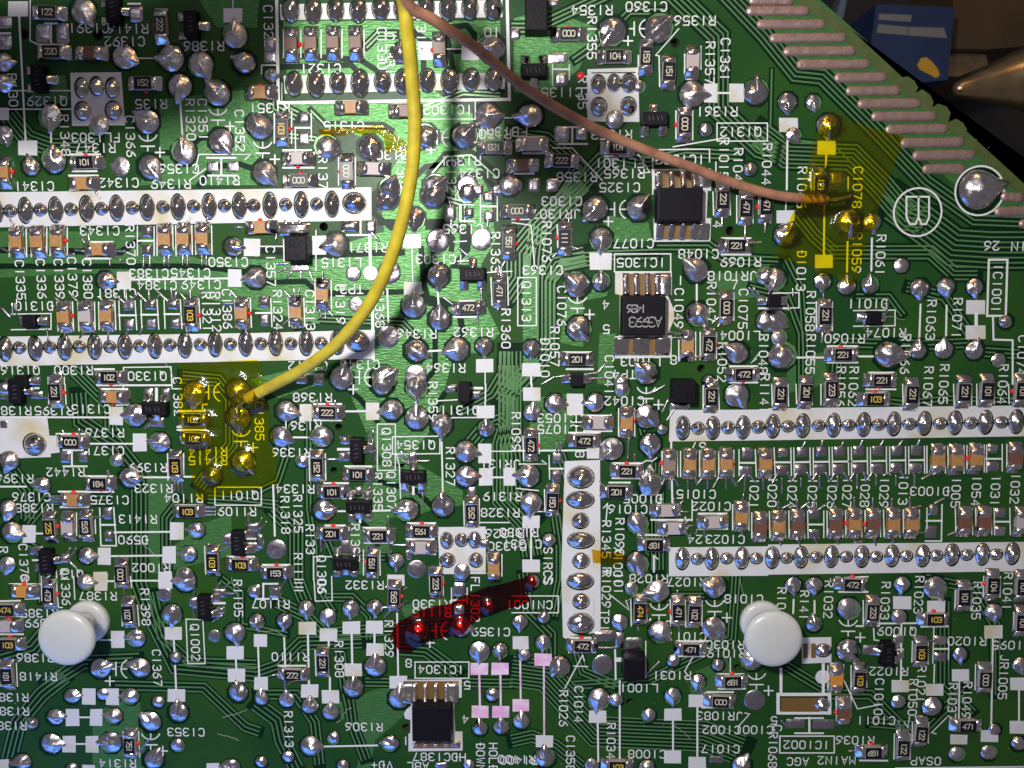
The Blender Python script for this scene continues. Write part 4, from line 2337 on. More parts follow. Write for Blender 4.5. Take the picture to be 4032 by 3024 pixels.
# ---------------------------------------------------------------- copper under the mask, bare edge, ink
pour, trace, clear, ring = Ribbon(0.0015, 0.0001), Ribbon(0.0026, 0.0001), Ribbon(0.0036, 0.0001), Ribbon(0.0046, 0.0001)
gap = Ribbon(0.0022, 0.00005)
under = Ribbon(0.0018, 0.00005)
pring = Ribbon(0.0067, 0.0001)
strip = Ribbon(0.0030, 0.0)
block, silk, dark = Ribbon(0.0060, 0.0001), Ribbon(0.0070, 0.0001), Ribbon(0.0085, 0.0001)
lett = Ribbon(0.0078, 0.0001)
pinkb = Ribbon(0.0060, 0.0001)
bare = Ribbon(0.0080, 0.0001)
for ln in LAYOUT.strip().splitlines():
    t = ln.split()
    if t[0] == 'P': pour.poly(flat([D(*p) for p in pairs(t[1:])]))
    elif t[0] == 'G': gap.line(flat([D(*p) for p in pairs(t[2:])]), float(t[1]) * DK * U)
    elif t[0] == 'n':
        n, pt = int(t[1]), float(t[2])
        pts = pairs(t[3:])
        for i in range(n):
            off = (i - (n - 1) / 2) * pt
            o = []
            for j, p in enumerate(pts):
                p = Vector(p)
                d1 = (p - Vector(pts[j - 1])).normalized() if j else None
                d2 = (Vector(pts[j + 1]) - p).normalized() if j < len(pts) - 1 else None
                d1 = d1 or d2; d2 = d2 or d1
                tt = (d1 + d2).normalized()
                nn = Vector((-tt.y, tt.x))
                kk = 1.0 / max(0.5, nn.dot(Vector((-d1.y, d1.x))))
                q = p + nn * off * kk
                o.append(D(q.x, q.y))
            trace.line(flat(o), 3.4 * DK * U)
        under.line(flat([D(*p) for p in pts]), ((n - 1) * pt + 12) * DK * U)
# olive bare strip along the slanted edge
strip_out = [D(*p) for p in edge_pts]
strip_in = [D(p[0] - 17, p[1] + 19) for p in [(1400, -283), (1758, 0), (1819, 47), (1949, 167), (2087, 278), (2212, 397), (2560, 715)]]
sp = [Vector((p.x, p.y, 0)) for p in strip_out]
bm = bmesh.new()
vs = [bm.verts.new((p.x, p.y, 0.0034)) for p in strip_out + strip_in[::-1]]
for i in range(len(vs)): bm.edges.new((vs[i - 1], vs[i]))
bmesh.ops.triangle_fill(bm, use_beauty=True, edges=bm.edges[:])
bmesh.ops.recalc_face_normals(bm, faces=bm.faces[:])
for f in bm.faces:
    if f.normal.z < 0: f.normal_flip()
link('bare_edge_strip', bm_mesh('bare_edge_strip', bm, M['edge']), board)

LW = {'l': 10, 'k': 16}
for ox, oy, c, a in items:
    b = lambda x, y: (lambda q: (q.x, q.y))(B(ox, oy, x, y))
    if c in LW: silk.line([b(*p) for p in pairs(a)], LW[c] * S1)
    elif c in 'KZ': (silk if c == 'K' else pinkb).line([b(*p) for p in pairs(a[1:])], float(a[0]) * S1)
    elif c == 'L': dark.line([b(*p) for p in pairs(a)], 9 * S1)
    elif c == 'b':
        x0, y0, x1, y1 = map(float, a)
        silk.line([b(x0, y0), b(x1, y0), b(x1, y1), b(x0, y1), b(x0, y0)], 10 * S1)
    elif c in 'sz':
        x, y, w, h = map(float, a)
        j = lambda: rnd.uniform(-3, 3)
        (block if c == 's' else pinkb).poly([b(x - w / 2 + j(), y - h / 2 + j()), b(x + w / 2 + j(), y - h / 2 + j()), b(x + w / 2 + j(), y + h / 2 + j()), b(x - w / 2 + j(), y + h / 2 + j())])
    elif c == 'S': block.poly([b(*p) for p in pairs(a)])
    elif c == 'w':
        x0, y0, x1, y1 = map(float, a)
        bare.poly([b(x0, y0), b(x1, y0), b(x1, y1), b(x0, y1)])
    elif c == 'd':
        q = b(float(a[0]), float(a[1]))
        block.poly(circle(q[0], q[1], float(a[2]) * S1 / 2, 24)[:-1])
    elif c == 'R':
        q = b(float(a[0]), float(a[1]))
        silk.line(circle(q[0], q[1], float(a[2]) * S1, 40), 15 * S1)
    elif c == 'B':
        x, y, h = map(float, a)
        for st in G['B']:
            lett.line([b(x - 97 + q * 32.5, y - 118 + p * 59) for p, q in st], 15 * S1)
    elif c == 'T':
        x, y, h = map(float, a)
        block.poly([b(x, y), b(x + 38, y + 62), b(x - 38, y + 62)])
        silk.line([b(x, y + 60), b(x + 4, y + 100)], 10 * S1)
    elif c == 't':
        x, y = float(a[2]), float(a[3])
        q = b(x, y)
        text(lett, a[1], q[0], q[1], 72 * S1, 71 * S1, 10.3 * S1, -math.radians(float(a[0])))
    elif c == 'y':
        x, y, d = float(a[0]), float(a[1]), float(a[2])
        rot = (lambda p: p) if d == 90 else (lambda p: (-p[1], p[0]))
        def q(pts): return [b(x + rot(p)[0], y + rot(p)[1]) for p in pts]
        silk.line(q([(85 * math.cos(math.radians(t)), -95 + 85 * math.sin(math.radians(t))) for t in range(25, 156, 13)]), 11 * S1)
        silk.line(q([(0, -60), (0, -12)]), 11 * S1)
        silk.line(q([(-58, 35), (58, 35)]), 12 * S1)
        silk.line(q([(0, 35), (0, 75)]), 11 * S1)
        silk.line(q([(65, 88), (145, 88)]), 12 * S1)
        silk.line(q([(105, 48), (105, 128)]), 12 * S1)
    elif c in 'oO':
        x, y, w, h = map(float, a)
        q = b(x, y)
        pring.poly([(q[0] + (p[0] - q[0]) * w, q[1] + (p[1] - q[1]) * h) for p in circle(q[0], q[1], 0.56 * S1, 18)[:-1]])
    elif c == 'j':
        q = b(float(a[0]), float(a[1]))
        rr = float(a[2]) * S1 / 2
        if a[3] != 'g' and rr > 0.03:
            clear.poly(circle(q[0], q[1], rr * 1.34, 8, math.pi / 8, 2 * math.pi + math.pi / 8)[:-1])
            if rnd.random() < 0.45:
                an = -math.radians(float(a[3])) if a[3] != 'x' else rnd.random() * 6
                ring.poly([(p[0] + math.cos(an) * rr * 0.16, p[1] + math.sin(an) * rr * 0.16) for p in circle(q[0], q[1], rr * 1.10, 10)[:-1]])

for rib, nm, m, lab in ((pour, 'copper_pour', 'pour', None), (gap, 'pour_gap', 'gap', None), (under, 'trace_gap', 'gap', None), (pring, 'pin_clearance', 'gap', None), (trace, 'copper_trace', 'trace', None), (clear, 'pad_clearance', 'gap', None), (ring, 'copper_land', 'trace', None),
                   (block, 'silkscreen_block', 'bed', 'white printed blocks and pin beds'), (silk, 'silkscreen_outline', 'silk', 'white printed lines and component outlines'),
                   (lett, 'silkscreen_lettering', 'silk', 'white printed component numbers, many upside down'), (pinkb, 'pink_silkscreen_block', 'pink', 'pink stained printed jumper marks'),
                   (dark, 'dark_line', 'hole', None), (bare, 'bare_laminate', 'bare', None)):
    o = rib.build(nm, M[m], board)
    if o:
        o['kind'] = 'stuff'
        if lab: o['label'] = lab

# ---------------------------------------------------------------- solder shapes (shared meshes)
def blob(seed, h0, tail=0.0, lump=0.05, rings=7, segs=30, power=0.75, pinhole=0.0, waist=0.0, squash=0.0, m='solder', peak=0.0):
    rg = random.Random(seed)
    off = Vector((rg.uniform(-50, 50), rg.uniform(-50, 50), 3.3))
    vs, fs = [], []
    def hgt(x, y, r):
        z = h0 * max(0.0, 1 - r ** 2.2) ** power
        if tail: z += 0.20 * math.exp(-(y / 0.13) ** 2) * (1 / (1 + math.exp(-(x + 0.1) * 14)))
        if pinhole: z += pinhole * math.exp(-((x / 0.30) ** 2 + (y / 0.30) ** 2) * 1.3)
        if peak: z += peak * math.exp(-((x / 0.2) ** 2 + ((y - 0.1) / 0.2) ** 2))
        if squash: z += squash * math.exp(-(y / 0.10) ** 2) * (1 - r * 0.6)
        z += lump * noise.noise(Vector((x * 1.7, y * 1.7, 0)) + off) * (1 - 0.5 * r)
        return max(z, 0.012)
    vs.append((0, 0, hgt(0, 0, 0)))
    for i in range(1, rings + 1):
        t = i / rings
        t = math.sin(t * math.pi / 2) ** 0.85
        for s in range(segs):
            th = 2 * math.pi * s / segs
            R = 1.0 + 0.05 * noise.noise(Vector((math.cos(th) * 1.3, math.sin(th) * 1.3, 0)) + off)
            if tail:
                d = min(th, 2 * math.pi - th)
                R += tail * math.exp(-(d / 0.24) ** 2) + 0.12 * math.exp(-(d / 0.6) ** 2)
            if waist: R *= 1 + waist * math.cos(2 * th) ** 2 * 0.6 - waist * abs(math.sin(2 * th)) * 0.5
            x, y = R * t * math.cos(th), R * t * math.sin(th)
            vs.append((x, y, hgt(x, y, t)))
    n0 = len(vs)
    for s in range(segs):
        v = vs[1 + (rings - 1) * segs + s]
        vs.append((v[0] * 1.015, v[1] * 1.015, -0.05))
    for s in range(segs): fs.append((0, 1 + s, 1 + (s + 1) % segs))
    for i in range(rings):
        a = 1 + i * segs
        b2 = a + segs
        for s in range(segs):
            fs.append((a + s, b2 + s, b2 + (s + 1) % segs, a + (s + 1) % segs))
    return mesh('solder', vs, fs, M[m], smooth=True)
TAIL = [blob(i, 0.36 + 0.03 * i, tail=0.34 + 0.05 * (i % 3), lump=0.18) for i in range(9)]
DOME = [blob(20 + i, 0.38 + 0.05 * i, lump=0.14) for i in range(6)]
PEAK = [blob(30 + i, 0.45, lump=0.10, peak=0.35) for i in range(3)]
FLAT = [blob(40 + i, 0.13, lump=0.05, power=0.45, m='pad') for i in range(4)]
PINL = [blob(50 + i, 0.62, lump=0.10, power=0.55, squash=0.12, pinhole=0.25, m='pin') for i in range(5)]
PINS = [blob(60 + i, 0.62, lump=0.08, power=0.55, squash=0.16, pinhole=0.22, m='pin') for i in range(5)]
GLUE = blob(80, 0.8, lump=0.02, rings=4, segs=12, m='glue')

def pillow(seed, m, hh=0.22, n=7):
    rg = random.Random(seed)
    off = Vector((rg.uniform(-50, 50), rg.uniform(-50, 50), 1.1))
    vs, fs = [], []
    for j in range(n + 1):
        for i in range(n + 1):
            x, y = -1 + 2 * i / n, -1 + 2 * j / n
            e = (1 - abs(x) ** 3.5) * (1 - abs(y) ** 3.5)
            z = hh * max(0, e) ** 0.6 * (1 + 0.5 * noise.noise(Vector((x, y, 0)) * 0.9 + off)) + 0.012
            k = 1 - 0.07 * (x * x * y * y) + 0.05 * noise.noise(Vector((x, y, 4)) + off)
            vs.append((x * k, y * k, z if e > 1e-6 else -0.02))
    for j in range(n):
        for i in range(n):
            a = j * (n + 1) + i
            fs.append((a, a + 1, a + n + 2, a + n + 1))
    return mesh('tinned_pad', vs, fs, M[m], smooth=True)
PADS = [pillow(i, 'pad', 0.16 + 0.05 * i) for i in range(4)]
PADB = [pillow(10 + i, 'term', 0.40 + 0.06 * i) for i in range(3)]

bumps = []          # what the tape and the varnish lie over: x, y, rx, ry, height
names = {}
def put(name, me, x, y, z=0.0, rotz=0.0, sc=(1, 1, 1), parent=board):
    return link(name, me, parent, (x, y, z), rotz, sc)

# ---------------------------------------------------------------- chips
HC = 0.045
def terminal_mesh(L, flatpart, hh, w, seed):
    rg = random.Random(seed)
    xs = [0, 0.04, flatpart * 0.9, flatpart + 0.06, flatpart + (1 - flatpart) * 0.45, flatpart + (1 - flatpart) * 0.75, 1.0]
    zs = [0.93, 1.07, 1.09, 0.96, 0.52 + rg.uniform(-.05, .12), 0.27, 0.06]
    ws = [0.5, 0.515, 0.52, 0.54, 0.555 + rg.uniform(-.02, .03), 0.56, 0.53]
    ys = [(-1.0, -0.02), (-1.0, 0.62), (-0.82, 0.95), (0, 1.03), (0.82, 0.95), (1.0, 0.62), (1.0, -0.02)]
    vs, fs = [], []
    for i in range(7):
        for yy, zf in ys:
            vs.append((xs[i] * L, yy * ws[i] * w, max(-0.002, zs[i] * hh * zf * (1 + rg.uniform(-.05, .05)))))
    n = len(ys)
    for i in range(6):
        for j in range(n - 1):
            a = i * n + j
            fs.append((a, a + n, a + n + 1, a + 1))
    fs.append(tuple(range(n)))
    fs.append(tuple(reversed(range(6 * n, 7 * n))))
    me = mesh('terminal', vs, fs, M['term'], smooth=True)
    return me
RT = [terminal_mesh(76 * S1, 0.36, HC, 98 * S1, i) for i in range(4)]
CT = [terminal_mesh(96 * S1, 0.42, HC * 1.25, 98 * S1, 10 + i) for i in range(4)]
QT = [terminal_mesh(90 * S1, 0.15, 0.042, 66 * S1, 20 + i) for i in range(3)]
codes = {}
def resistor_mesh(code):
    if code in codes: return codes[code]
    bm = bmesh.new()
    w = 98 * S1
    bevel_box(bm, -70 * S1, -w / 2, 0, 70 * S1, w / 2, HC, 0.004, 1, mi=0)
    bevel_box(bm, -68 * S1, -w * 0.485, HC * 0.7, 68 * S1, w * 0.485, HC * 1.05, 0.002, 1, mi=1)
    me = bm_mesh('resistor_body', bm, [M['ceram'], M['rblack'], M['mark2'] if code in ('103', '474', '225') else M['mark']])
    rb = Ribbon(HC * 1.05 + 0.0012, 0.0001)
    text(rb, code, 0, 0, 42 * S1, 31 * S1, 7.5 * S1, 0)
    bm = bmesh.new()
    bm.from_mesh(me)
    for f in rb.f:
        nf = bm.faces.new([bm.verts.new(rb.v[i]) for i in f])
        nf.material_index = 2
    bm.to_mesh(me)
    bm.free()
    codes[code] = me
    return me
CAPM = {'t': 'tan', 'b': 'brown', 'g': 'grey', 'w': 'pale', 'o': 'orange'}
def cap_mesh(c):
    if c in codes: return codes[c]
    bm = bmesh.new()
    bevel_box(bm, -60 * S1, -47 * S1, 0, 60 * S1, 47 * S1, HC * 1.22, 0.006, 2)
    codes[c] = bm_mesh('capacitor_body', bm, M[CAPM[c]])
    return codes[c]
def chip(kind, ox, oy, a):
    q = B(ox, oy, float(a[1]), float(a[2]), 0.03)
    ang = 0.0 if a[0] == 'h' else -math.pi / 2
    ang += rnd.uniform(-0.035, 0.035)
    if kind == 'r':
        o = put('chip_resistor', resistor_mesh(a[3]), q.x, q.y, 0.004, ang)
        T, x0 = RT, 64 * S1
    else:
        o = put('chip_capacitor', cap_mesh(a[3]), q.x, q.y, 0.004, ang)
        T, x0 = CT, 38 * S1
    o.scale = (1.10, 1.12, 1.05)
    for s in (0, 1):
        link('terminal', rnd.choice(T), o, (x0 * (1 - 2 * s), 0, -0.003), math.pi * s)
    if rnd.random() < 0.55:
        link('glue_dot', GLUE, o, (rnd.uniform(-.01, .01), rnd.choice((-1, 1, 1)) * 56 * S1, 0), 0, (0.020, 0.017, 0.026))
    bumps.append((q.x, q.y, 0.14 if a[0] == 'h' else 0.06, 0.06 if a[0] == 'h' else 0.14, 0.062))
    return o
bm = bmesh.new()
bevel_box(bm, -58 * S1, -112 * S1, 0.006, 58 * S1, 112 * S1, 0.092, 0.008, 2, taper=0.06)
SOT = bm_mesh('transistor_body', bm, [M['black'], M['marks']])
rb = Ribbon(0.0932, 0.0)
for i, y in enumerate((-62, -30, 12, 44)): rb.line([(-14 * S1, y * S1), (20 * S1, (y + 9) * S1)], 6 * S1)
bm = bmesh.new(); bm.from_mesh(SOT)
for f in rb.f: bm.faces.new([bm.verts.new(rb.v[i]) for i in f]).material_index = 1
bm.to_mesh(SOT); bm.free()
def transistor(ox, oy, a):
    q = B(ox, oy, float(a[1]), float(a[2]), 0.05)
    ang = {'r': 0, 'd': -math.pi / 2, 'l': math.pi, 'u': math.pi / 2}[a[0]]
    o = put('transistor', SOT, q.x, q.y, 0.0, ang + rnd.uniform(-.02, .02))
    link('lead', rnd.choice(QT), o, (50 * S1, 0, 0))
    for s in (-1, 1): link('lead', rnd.choice(QT), o, (-50 * S1, s * 74 * S1, 0), math.pi)
    return o
bm = bmesh.new()
bevel_box(bm, -1, -1, 0.0, 1, 1, 1, 0.08, 2, taper=0.05)
BLK = bm_mesh('black_block', bm, M['black'])
bm = bmesh.new()
bevel_box(bm, -58 * S1, -58 * S1, 0.004, 58 * S1, 58 * S1, 0.085, 0.008, 2, taper=0.05)
DIO = bm_mesh('diode_body', bm, M['black'])

tails = []
for ox, oy, c, a in items:
    if c == 'j':
        d = float(a[2])
        if d < 30: continue
        q = B(ox, oy, float(a[0]), float(a[1]), 0.012)
        r = d * S1 / 2
        m = a[3]
        if m == 'g': me, an, zs = rnd.choice(FLAT), rnd.random() * 6, r
        elif m == 'x': me, an, zs = rnd.choice(DOME if rnd.random() < .75 else PEAK), rnd.random() * 6, r
        else: me, an, zs = rnd.choice(TAIL), -math.radians(float(m)) + rnd.uniform(-.1, .1), r
        k = rnd.uniform(0.92, 1.08)
        put('solder_joint', me, q.x, q.y, 0.002, an, (r * 1.06, r * 1.06 * k, zs * rnd.uniform(0.85, 1.2)))
        bumps.append((q.x, q.y, r, r, r * (0.2 if m == 'g' else 0.62)))
    elif c in 'oO':
        x, y, w, h = map(float, a)
        q = B(ox, oy, x, y, 0.02)
        rx, ry = w * S1 / 2 * 1.07, h * S1 / 2 * 1.03
        put('pin_joint', rnd.choice(PINL if max(w, h) > 1.3 * min(w, h) else PINS), q.x, q.y, 0.004, rnd.uniform(-.06, .06) + math.pi * rnd.randint(0, 1), (rx, ry, min(rx, ry) * rnd.uniform(1.0, 1.2)))
    elif c == 'p':
        x, y, w, h = map(float, a)
        q = B(ox, oy, x, y, 0.01)
        put('solder_pad', rnd.choice(PADS if rnd.random() < .7 else PADB), q.x, q.y, 0.001, rnd.uniform(-.04, .04), (w * S1 / 2, h * S1 / 2, min(w, h) * S1 / 2))
    elif c == 'u':
        x, y = float(a[1]), float(a[2])
        for s in (-1, 1):
            q = B(ox, oy, x + s * (88 if a[0] == 'h' else 0), y + s * (0 if a[0] == 'h' else 88), 0.01)
            put('solder_pad', rnd.choice(PADS), q.x, q.y, 0.001, rnd.uniform(-.04, .04), (55 * S1, 48 * S1, 48 * S1))
    elif c in 'rc': chip(c, ox, oy, a)
    elif c == 'q': transistor(ox, oy, a)
    elif c == 'D':
        q = B(ox, oy, float(a[1]), float(a[2]), 0.04)
        o = put('diode', DIO, q.x, q.y)
        for s in (0, 1): link('terminal', QT[s], o, (48 * S1 * (1 - 2 * s), 0, 0), math.pi * s)
    elif c == 'm':
        x, y, w, h = map(float, a)
        q = B(ox, oy, x, y, 0.10)
        put('molded_inductor', BLK, q.x, q.y, 0.002, 0, (w * S1 / 2, h * S1 / 2, 0.17))
    elif c == 'e':
        q = B(ox, oy, float(a[0]), float(a[1]))
        put('red_glue_drop', GLUE, q.x, q.y, 0, 0, (0.034, 0.034, 0.02))
    elif c == 'f':
        v = [float(t) for t in a]
        for i in range(0, len(v) - 3, 4):
            tails.append((B(ox, oy, v[i], v[i + 1], 0.005), B(ox, oy, v[i + 2], v[i + 3], 0.005), 11 * S1))
    elif c == 'g':
        p0, p1 = B(ox, oy, float(a[0]), float(a[1])), B(ox, oy, float(a[2]), float(a[3]))
        names.setdefault('g', []).append((p0, p1, 43 * S1))

def capsule(p0, p1, r, zf, ns=5, nl=6, seed=0, jit=0.05):
    d = Vector((p1.x - p0.x, p1.y - p0.y))
    L = d.length
    if L < 1e-6: return [], []
    d.normalize()
    n = Vector((-d.y, d.x))
    st = [(-0.98, 0.12), (-0.8, 0.62), (-0.45, 0.92)]
    xs = [(r * t, w) for t, w in st] + [(L * i / nl, 1.0) for i in range(nl + 1)] + [(L - r * t, w) for t, w in st[::-1]]
    vs, fs = [], []
    rg = random.Random(seed)
    for x, w in xs:
        w *= 1 + rg.uniform(-jit, jit)
        for j in range(ns + 1):
            th = math.pi * j / ns
            yy, zz = math.cos(th) * r * w, math.sin(th) ** 0.7 * zf * w * (1 + rg.uniform(-jit, jit) * 2)
            q = Vector((p0.x, p0.y)) + d * x + n * yy
            vs.append((q.x, q.y, max(zz, 0) + (0.003 if 0 < j < ns else -0.002)))
    for i in range(len(xs) - 1):
        for j in range(ns):
            k = i * (ns + 1) + j
            fs.append((k + 1, k, k + ns + 1, k + ns + 2))
    return vs, fs
V, F = [], []
for i, (p0, p1, r) in enumerate(tails):
    v, f = capsule(p0, p1, r, 0.012, 4, 3, i, 0.12)
    b = len(V)
    V += v
    F += [tuple(k + b for k in g) for g in f]
o = link('tinned_trace', mesh('tinned_trace', V, F, M['pad'], smooth=True), board)
tag(o, 'thin bare tinned trace stubs sticking out of the pads', kind='stuff')
for i, (p0, p1, r) in enumerate(names['g']):
    v, f = capsule(p0, p1, r, 0.020, 6, 14, 100 + i, 0.05)
    link('contact_finger', mesh('contact_finger', v, f, M['finger'], smooth=True), board)

# ---------------------------------------------------------------- integrated circuits on white beds
def ic(ox, oy, body, hh, top, bot, ty, by, words, bedp):
    bd = Ribbon(0.0064, 0.0001)
    for pl in bedp: bd.poly(flat([B(ox, oy, *p) for p in pairs(pl.split())]))
    bd.build('white_ink_bed', M['bed'], board)
    x0, y0, x1, y1 = body
    c = B(ox, oy, (x0 + x1) / 2, (y0 + y1) / 2, hh * 0.6)
    w, h = (x1 - x0) * S1, (y1 - y0) * S1
    bm = bmesh.new()
    bevel_box(bm, -w / 2, -h / 2, 0.012, w / 2, h / 2, hh, 0.010, 2, taper=0.05)
    me = bm_mesh('chip_body', bm, [M['black'], M['marki']])
    rb = Ribbon(hh + 0.0012, 0.0)
    for s, tx, ty2, th, ta in words: text(rb, s, (tx - (x0 + x1) / 2) * S1, -(ty2 - (y0 + y1) / 2) * S1, th * S1, ta * S1, 9 * S1, math.pi)
    bm = bmesh.new(); bm.from_mesh(me)
    for f in rb.f: bm.faces.new([bm.verts.new(rb.v[i]) for i in f]).material_index = 1
    bm.to_mesh(me); bm.free()
    o = put('integrated_circuit', me, c.x, c.y)
    if words: o['label'] = 'black eight-pin chip marked A3993 1486 upside down'
    for xs, (ya, yb), s in ((top, ty, 1), (bot, by, -1)):
        L = (yb - ya) * S1
        lo, hi = min(x - wd / 2 for x, wd in xs), max(x + wd / 2 for x, wd in xs)
        br = Ribbon(0.0082, 0.0)
        br.poly(flat([B(ox, oy, lo, ya), B(ox, oy, hi, ya), B(ox, oy, hi, yb), B(ox, oy, lo, yb)]))
        br.build('bare_laminate', M['bare'], board)
        for i, (x, wd) in enumerate(xs):
            tm = terminal_mesh(L * 1.02, 0.10, 0.05 if wd < 60 else 0.035, wd * S1, 200 + i)
            q = B(ox, oy, x, yb if s > 0 else ya)
            link('pin', tm, o, (q.x - c.x, q.y - c.y, 0.006), math.pi / 2 * s)
    return o
ic(2016, 0, (1248, 1625, 1640, 1915), 0.15, [(1262, 60), (1370, 44), (1470, 44), (1570, 50), (1650, 100)], [(1275, 56), (1375, 44), (1470, 44), (1570, 50), (1650, 100)], (1478, 1618), (1932, 2070), [],
   ['1205 1462 1715 1455 1720 1650 1560 1640 1215 1640', '1222 1890 1720 1885 1712 2085 1225 2090', '1630 1650 1690 1650 1680 1890 1630 1890'])
ic(2016, 756, (945, 895, 1322, 1240), 0.15, [(978, 50), (1070, 44), (1165, 44), (1255, 54), (1315, 100)], [(942, 112), (1115, 128), (1300, 118)], (705, 890), (1255, 1410),
   [('A3993', 1145, 1120, 80, 54), ('1486', 1068, 1008, 62, 38)],
   ['890 690 1380 685 1380 890 1345 895 1400 1020 1400 1100 1340 1240 1380 1240 1378 1430 890 1438 885 1250 930 1240 930 890 890 880'])
ic(1008, 2268, (1340, 1085, 1702, 1425), 0.15, [(1330, 110), (1372, 44), (1465, 42), (1555, 42), (1648, 46), (1700, 100)], [(1378, 40), (1465, 40), (1555, 40), (1648, 40), (1725, 80)], (905, 1085), (1420, 1485), [],
   ['1290 898 1778 888 1778 1048 1710 1050 1722 1340 1785 1340 1786 1505 1318 1512 1318 1360 1335 1350 1335 1240 1290 1230 1278 1190 1300 1150 1340 1120 1340 1010 1290 960'])

# ---------------------------------------------------------------- film laid over the parts: tape, varnish, flux
def inside(p, poly):
    r = False
    for i in range(len(poly)):
        a, b = poly[i - 1], poly[i]
        if (a[1] > p[1]) != (b[1] > p[1]) and p[0] < (b[0] - a[0]) * (p[1] - a[1]) / (b[1] - a[1]) + a[0]: r = not r
    return r
def lie(x, y, lift):
    z = 0.0
    for bx, by, rx, ry, h in bumps:
        dx, dy = (x - bx) / (rx * 1.12), (y - by) / (ry * 1.12)
        d = math.sqrt(dx * dx + dy * dy)
        if d < 2.0:
            z = max(z, h * 1.08 * math.sqrt(max(0, 1 - d * d)) if d < 0.93 else 0, h * 0.42 * max(0, (2.0 - d) / 1.07) ** 2 * 1.0)
    return lift + z
def drape(name, poly_px, lift, step, m, parent=None, wob=0.0, seed=0):
    from mathutils.geometry import delaunay_2d_cdt
    poly = flat([P(*p) for p in poly_px])
    bd = []
    for i in range(len(poly)):
        a, b = Vector(poly[i - 1]), Vector(poly[i])
        n = max(1, int((b - a).length / step))
        for k in range(n):
            t = a + (b - a) * k / n
            if wob: t += Vector((noise.noise(Vector((t.x * 9, t.y * 9, seed))), noise.noise(Vector((t.x * 9, t.y * 9, seed + 5))))) * wob
            bd.append(t)
    nb = len(bd)
    pts = list(bd)
    x0, x1 = min(p.x for p in bd), max(p.x for p in bd)
    y0, y1 = min(p.y for p in bd), max(p.y for p in bd)
    bl = [(p.x, p.y) for p in bd]
    y = y0
    k = 0
    while y < y1:
        x = x0 + (step / 2 if k % 2 else 0)
        while x < x1:
            if inside((x, y), bl) and min((p.x - x) ** 2 + (p.y - y) ** 2 for p in bd) > (step * 0.5) ** 2: pts.append(Vector((x, y)))
            x += step
        y += step * 0.87
        k += 1
    res = delaunay_2d_cdt(pts, [(i, (i + 1) % nb) for i in range(nb)], [], 1, 1e-6)
    vs = [(v.x, v.y, lie(v.x, v.y, lift) + 0.002 * noise.noise(Vector((v.x * 8, v.y * 8, seed)))) for v in res[0]]
    fs = [tuple(f) for f in res[2]]
    fs = [f if ((vs[f[1]][0] - vs[f[0]][0]) * (vs[f[2]][1] - vs[f[0]][1]) - (vs[f[1]][1] - vs[f[0]][1]) * (vs[f[2]][0] - vs[f[0]][0])) > 0 else f[::-1] for f in fs]
    return link(name, mesh(name, vs, fs, m, smooth=True), parent)
for x, z in ((1738, .145), (1752, .14), (1768, .13), (1784, .12), (1800, .10), (1816, .08)):
    q = D(x, 432, 0.07)
    bumps.append((q.x, q.y, 0.075, 0.075, z))
for x, y, z in ((512, 884, .10), (526, 868, .12), (536, 861, .145), (548, 855, .16)):
    q = D(x, y, 0.07)
    bumps.append((q.x, q.y, 0.085, 0.085, z))
tape_r = [(3261, 443), (3300, 452), (3357, 485), (3559, 537), (3458, 812), (3440, 880), (3399, 996), (3367, 1115), (3339, 1124), (3270, 1078), (3215, 1083), (3197, 1051), (3041, 1010), (3124, 826), (3137, 799), (3170, 675), (3206, 556), (3229, 482)]
tape_l = [(708, 1432), (1011, 1415), (1028, 1428), (1034, 1492), (1056, 1589), (1075, 1754), (1090, 1829), (1096, 1903), (922, 1941), (787, 1971), (772, 1941), (750, 1847), (708, 1623)]
tag(drape('tape_piece', tape_r, 0.016, 0.022, M['tape'], seed=1), 'translucent yellow tape holding down the brown wire by the slanted board edge', 'tape', 'yellow insulating tape pieces')
tag(drape('tape_piece', tape_l, 0.016, 0.022, M['tape'], seed=2), 'translucent yellow tape over the end of the yellow wire and round joints', 'tape', 'yellow insulating tape pieces')
red = [(180, 930), (270, 760), (450, 660), (700, 560), (910, 530), (1100, 440), (1370, 320), (1640, 270), (1840, 200), (1895, 150), (1950, 280), (1900, 380), (1800, 400), (1865, 455), (1860, 510), (1500, 640), (1250, 710), (1150, 780), (1060, 880), (880, 930), (650, 980), (500, 1060), (420, 1135), (290, 1120), (230, 1040)]
o = drape('red_varnish_stroke', [(1480 + x / 3.072, 2200 + y / 3.072) for x, y in red], 0.015, 0.022, M['varnish'], board, wob=0.012, seed=3)
o['label'] = 'dark red translucent varnish stroke painted across joints'
fl = [(550, 1110), (800, 1110), (1000, 1100), (1090, 1080), (1200, 1150), (1290, 1230), (1285, 1330), (1240, 1310), (1160, 1310), (1130, 1330), (1110, 1200), (1060, 1160), (800, 1165), (560, 1165)]
o = drape('flux_residue', [(1008 + x * K, y * K) for x, y in fl], 0.02, 0.02, M['flux'], board, wob=0.02, seed=4)
o['label'] = 'shiny amber flux residue along a repaired trace'
fl = [(690, 1420), (760, 1440), (960, 1450), (990, 1520), (900, 1560), (700, 1540)]
o = drape('flux_residue', [(2016 + x * K, 1512 + y * K) for x, y in fl], 0.0125, 0.03, M['flux'], board, wob=0.02, seed=5)
o['label'] = 'pale yellow flux stain beside the tall white pin bed'

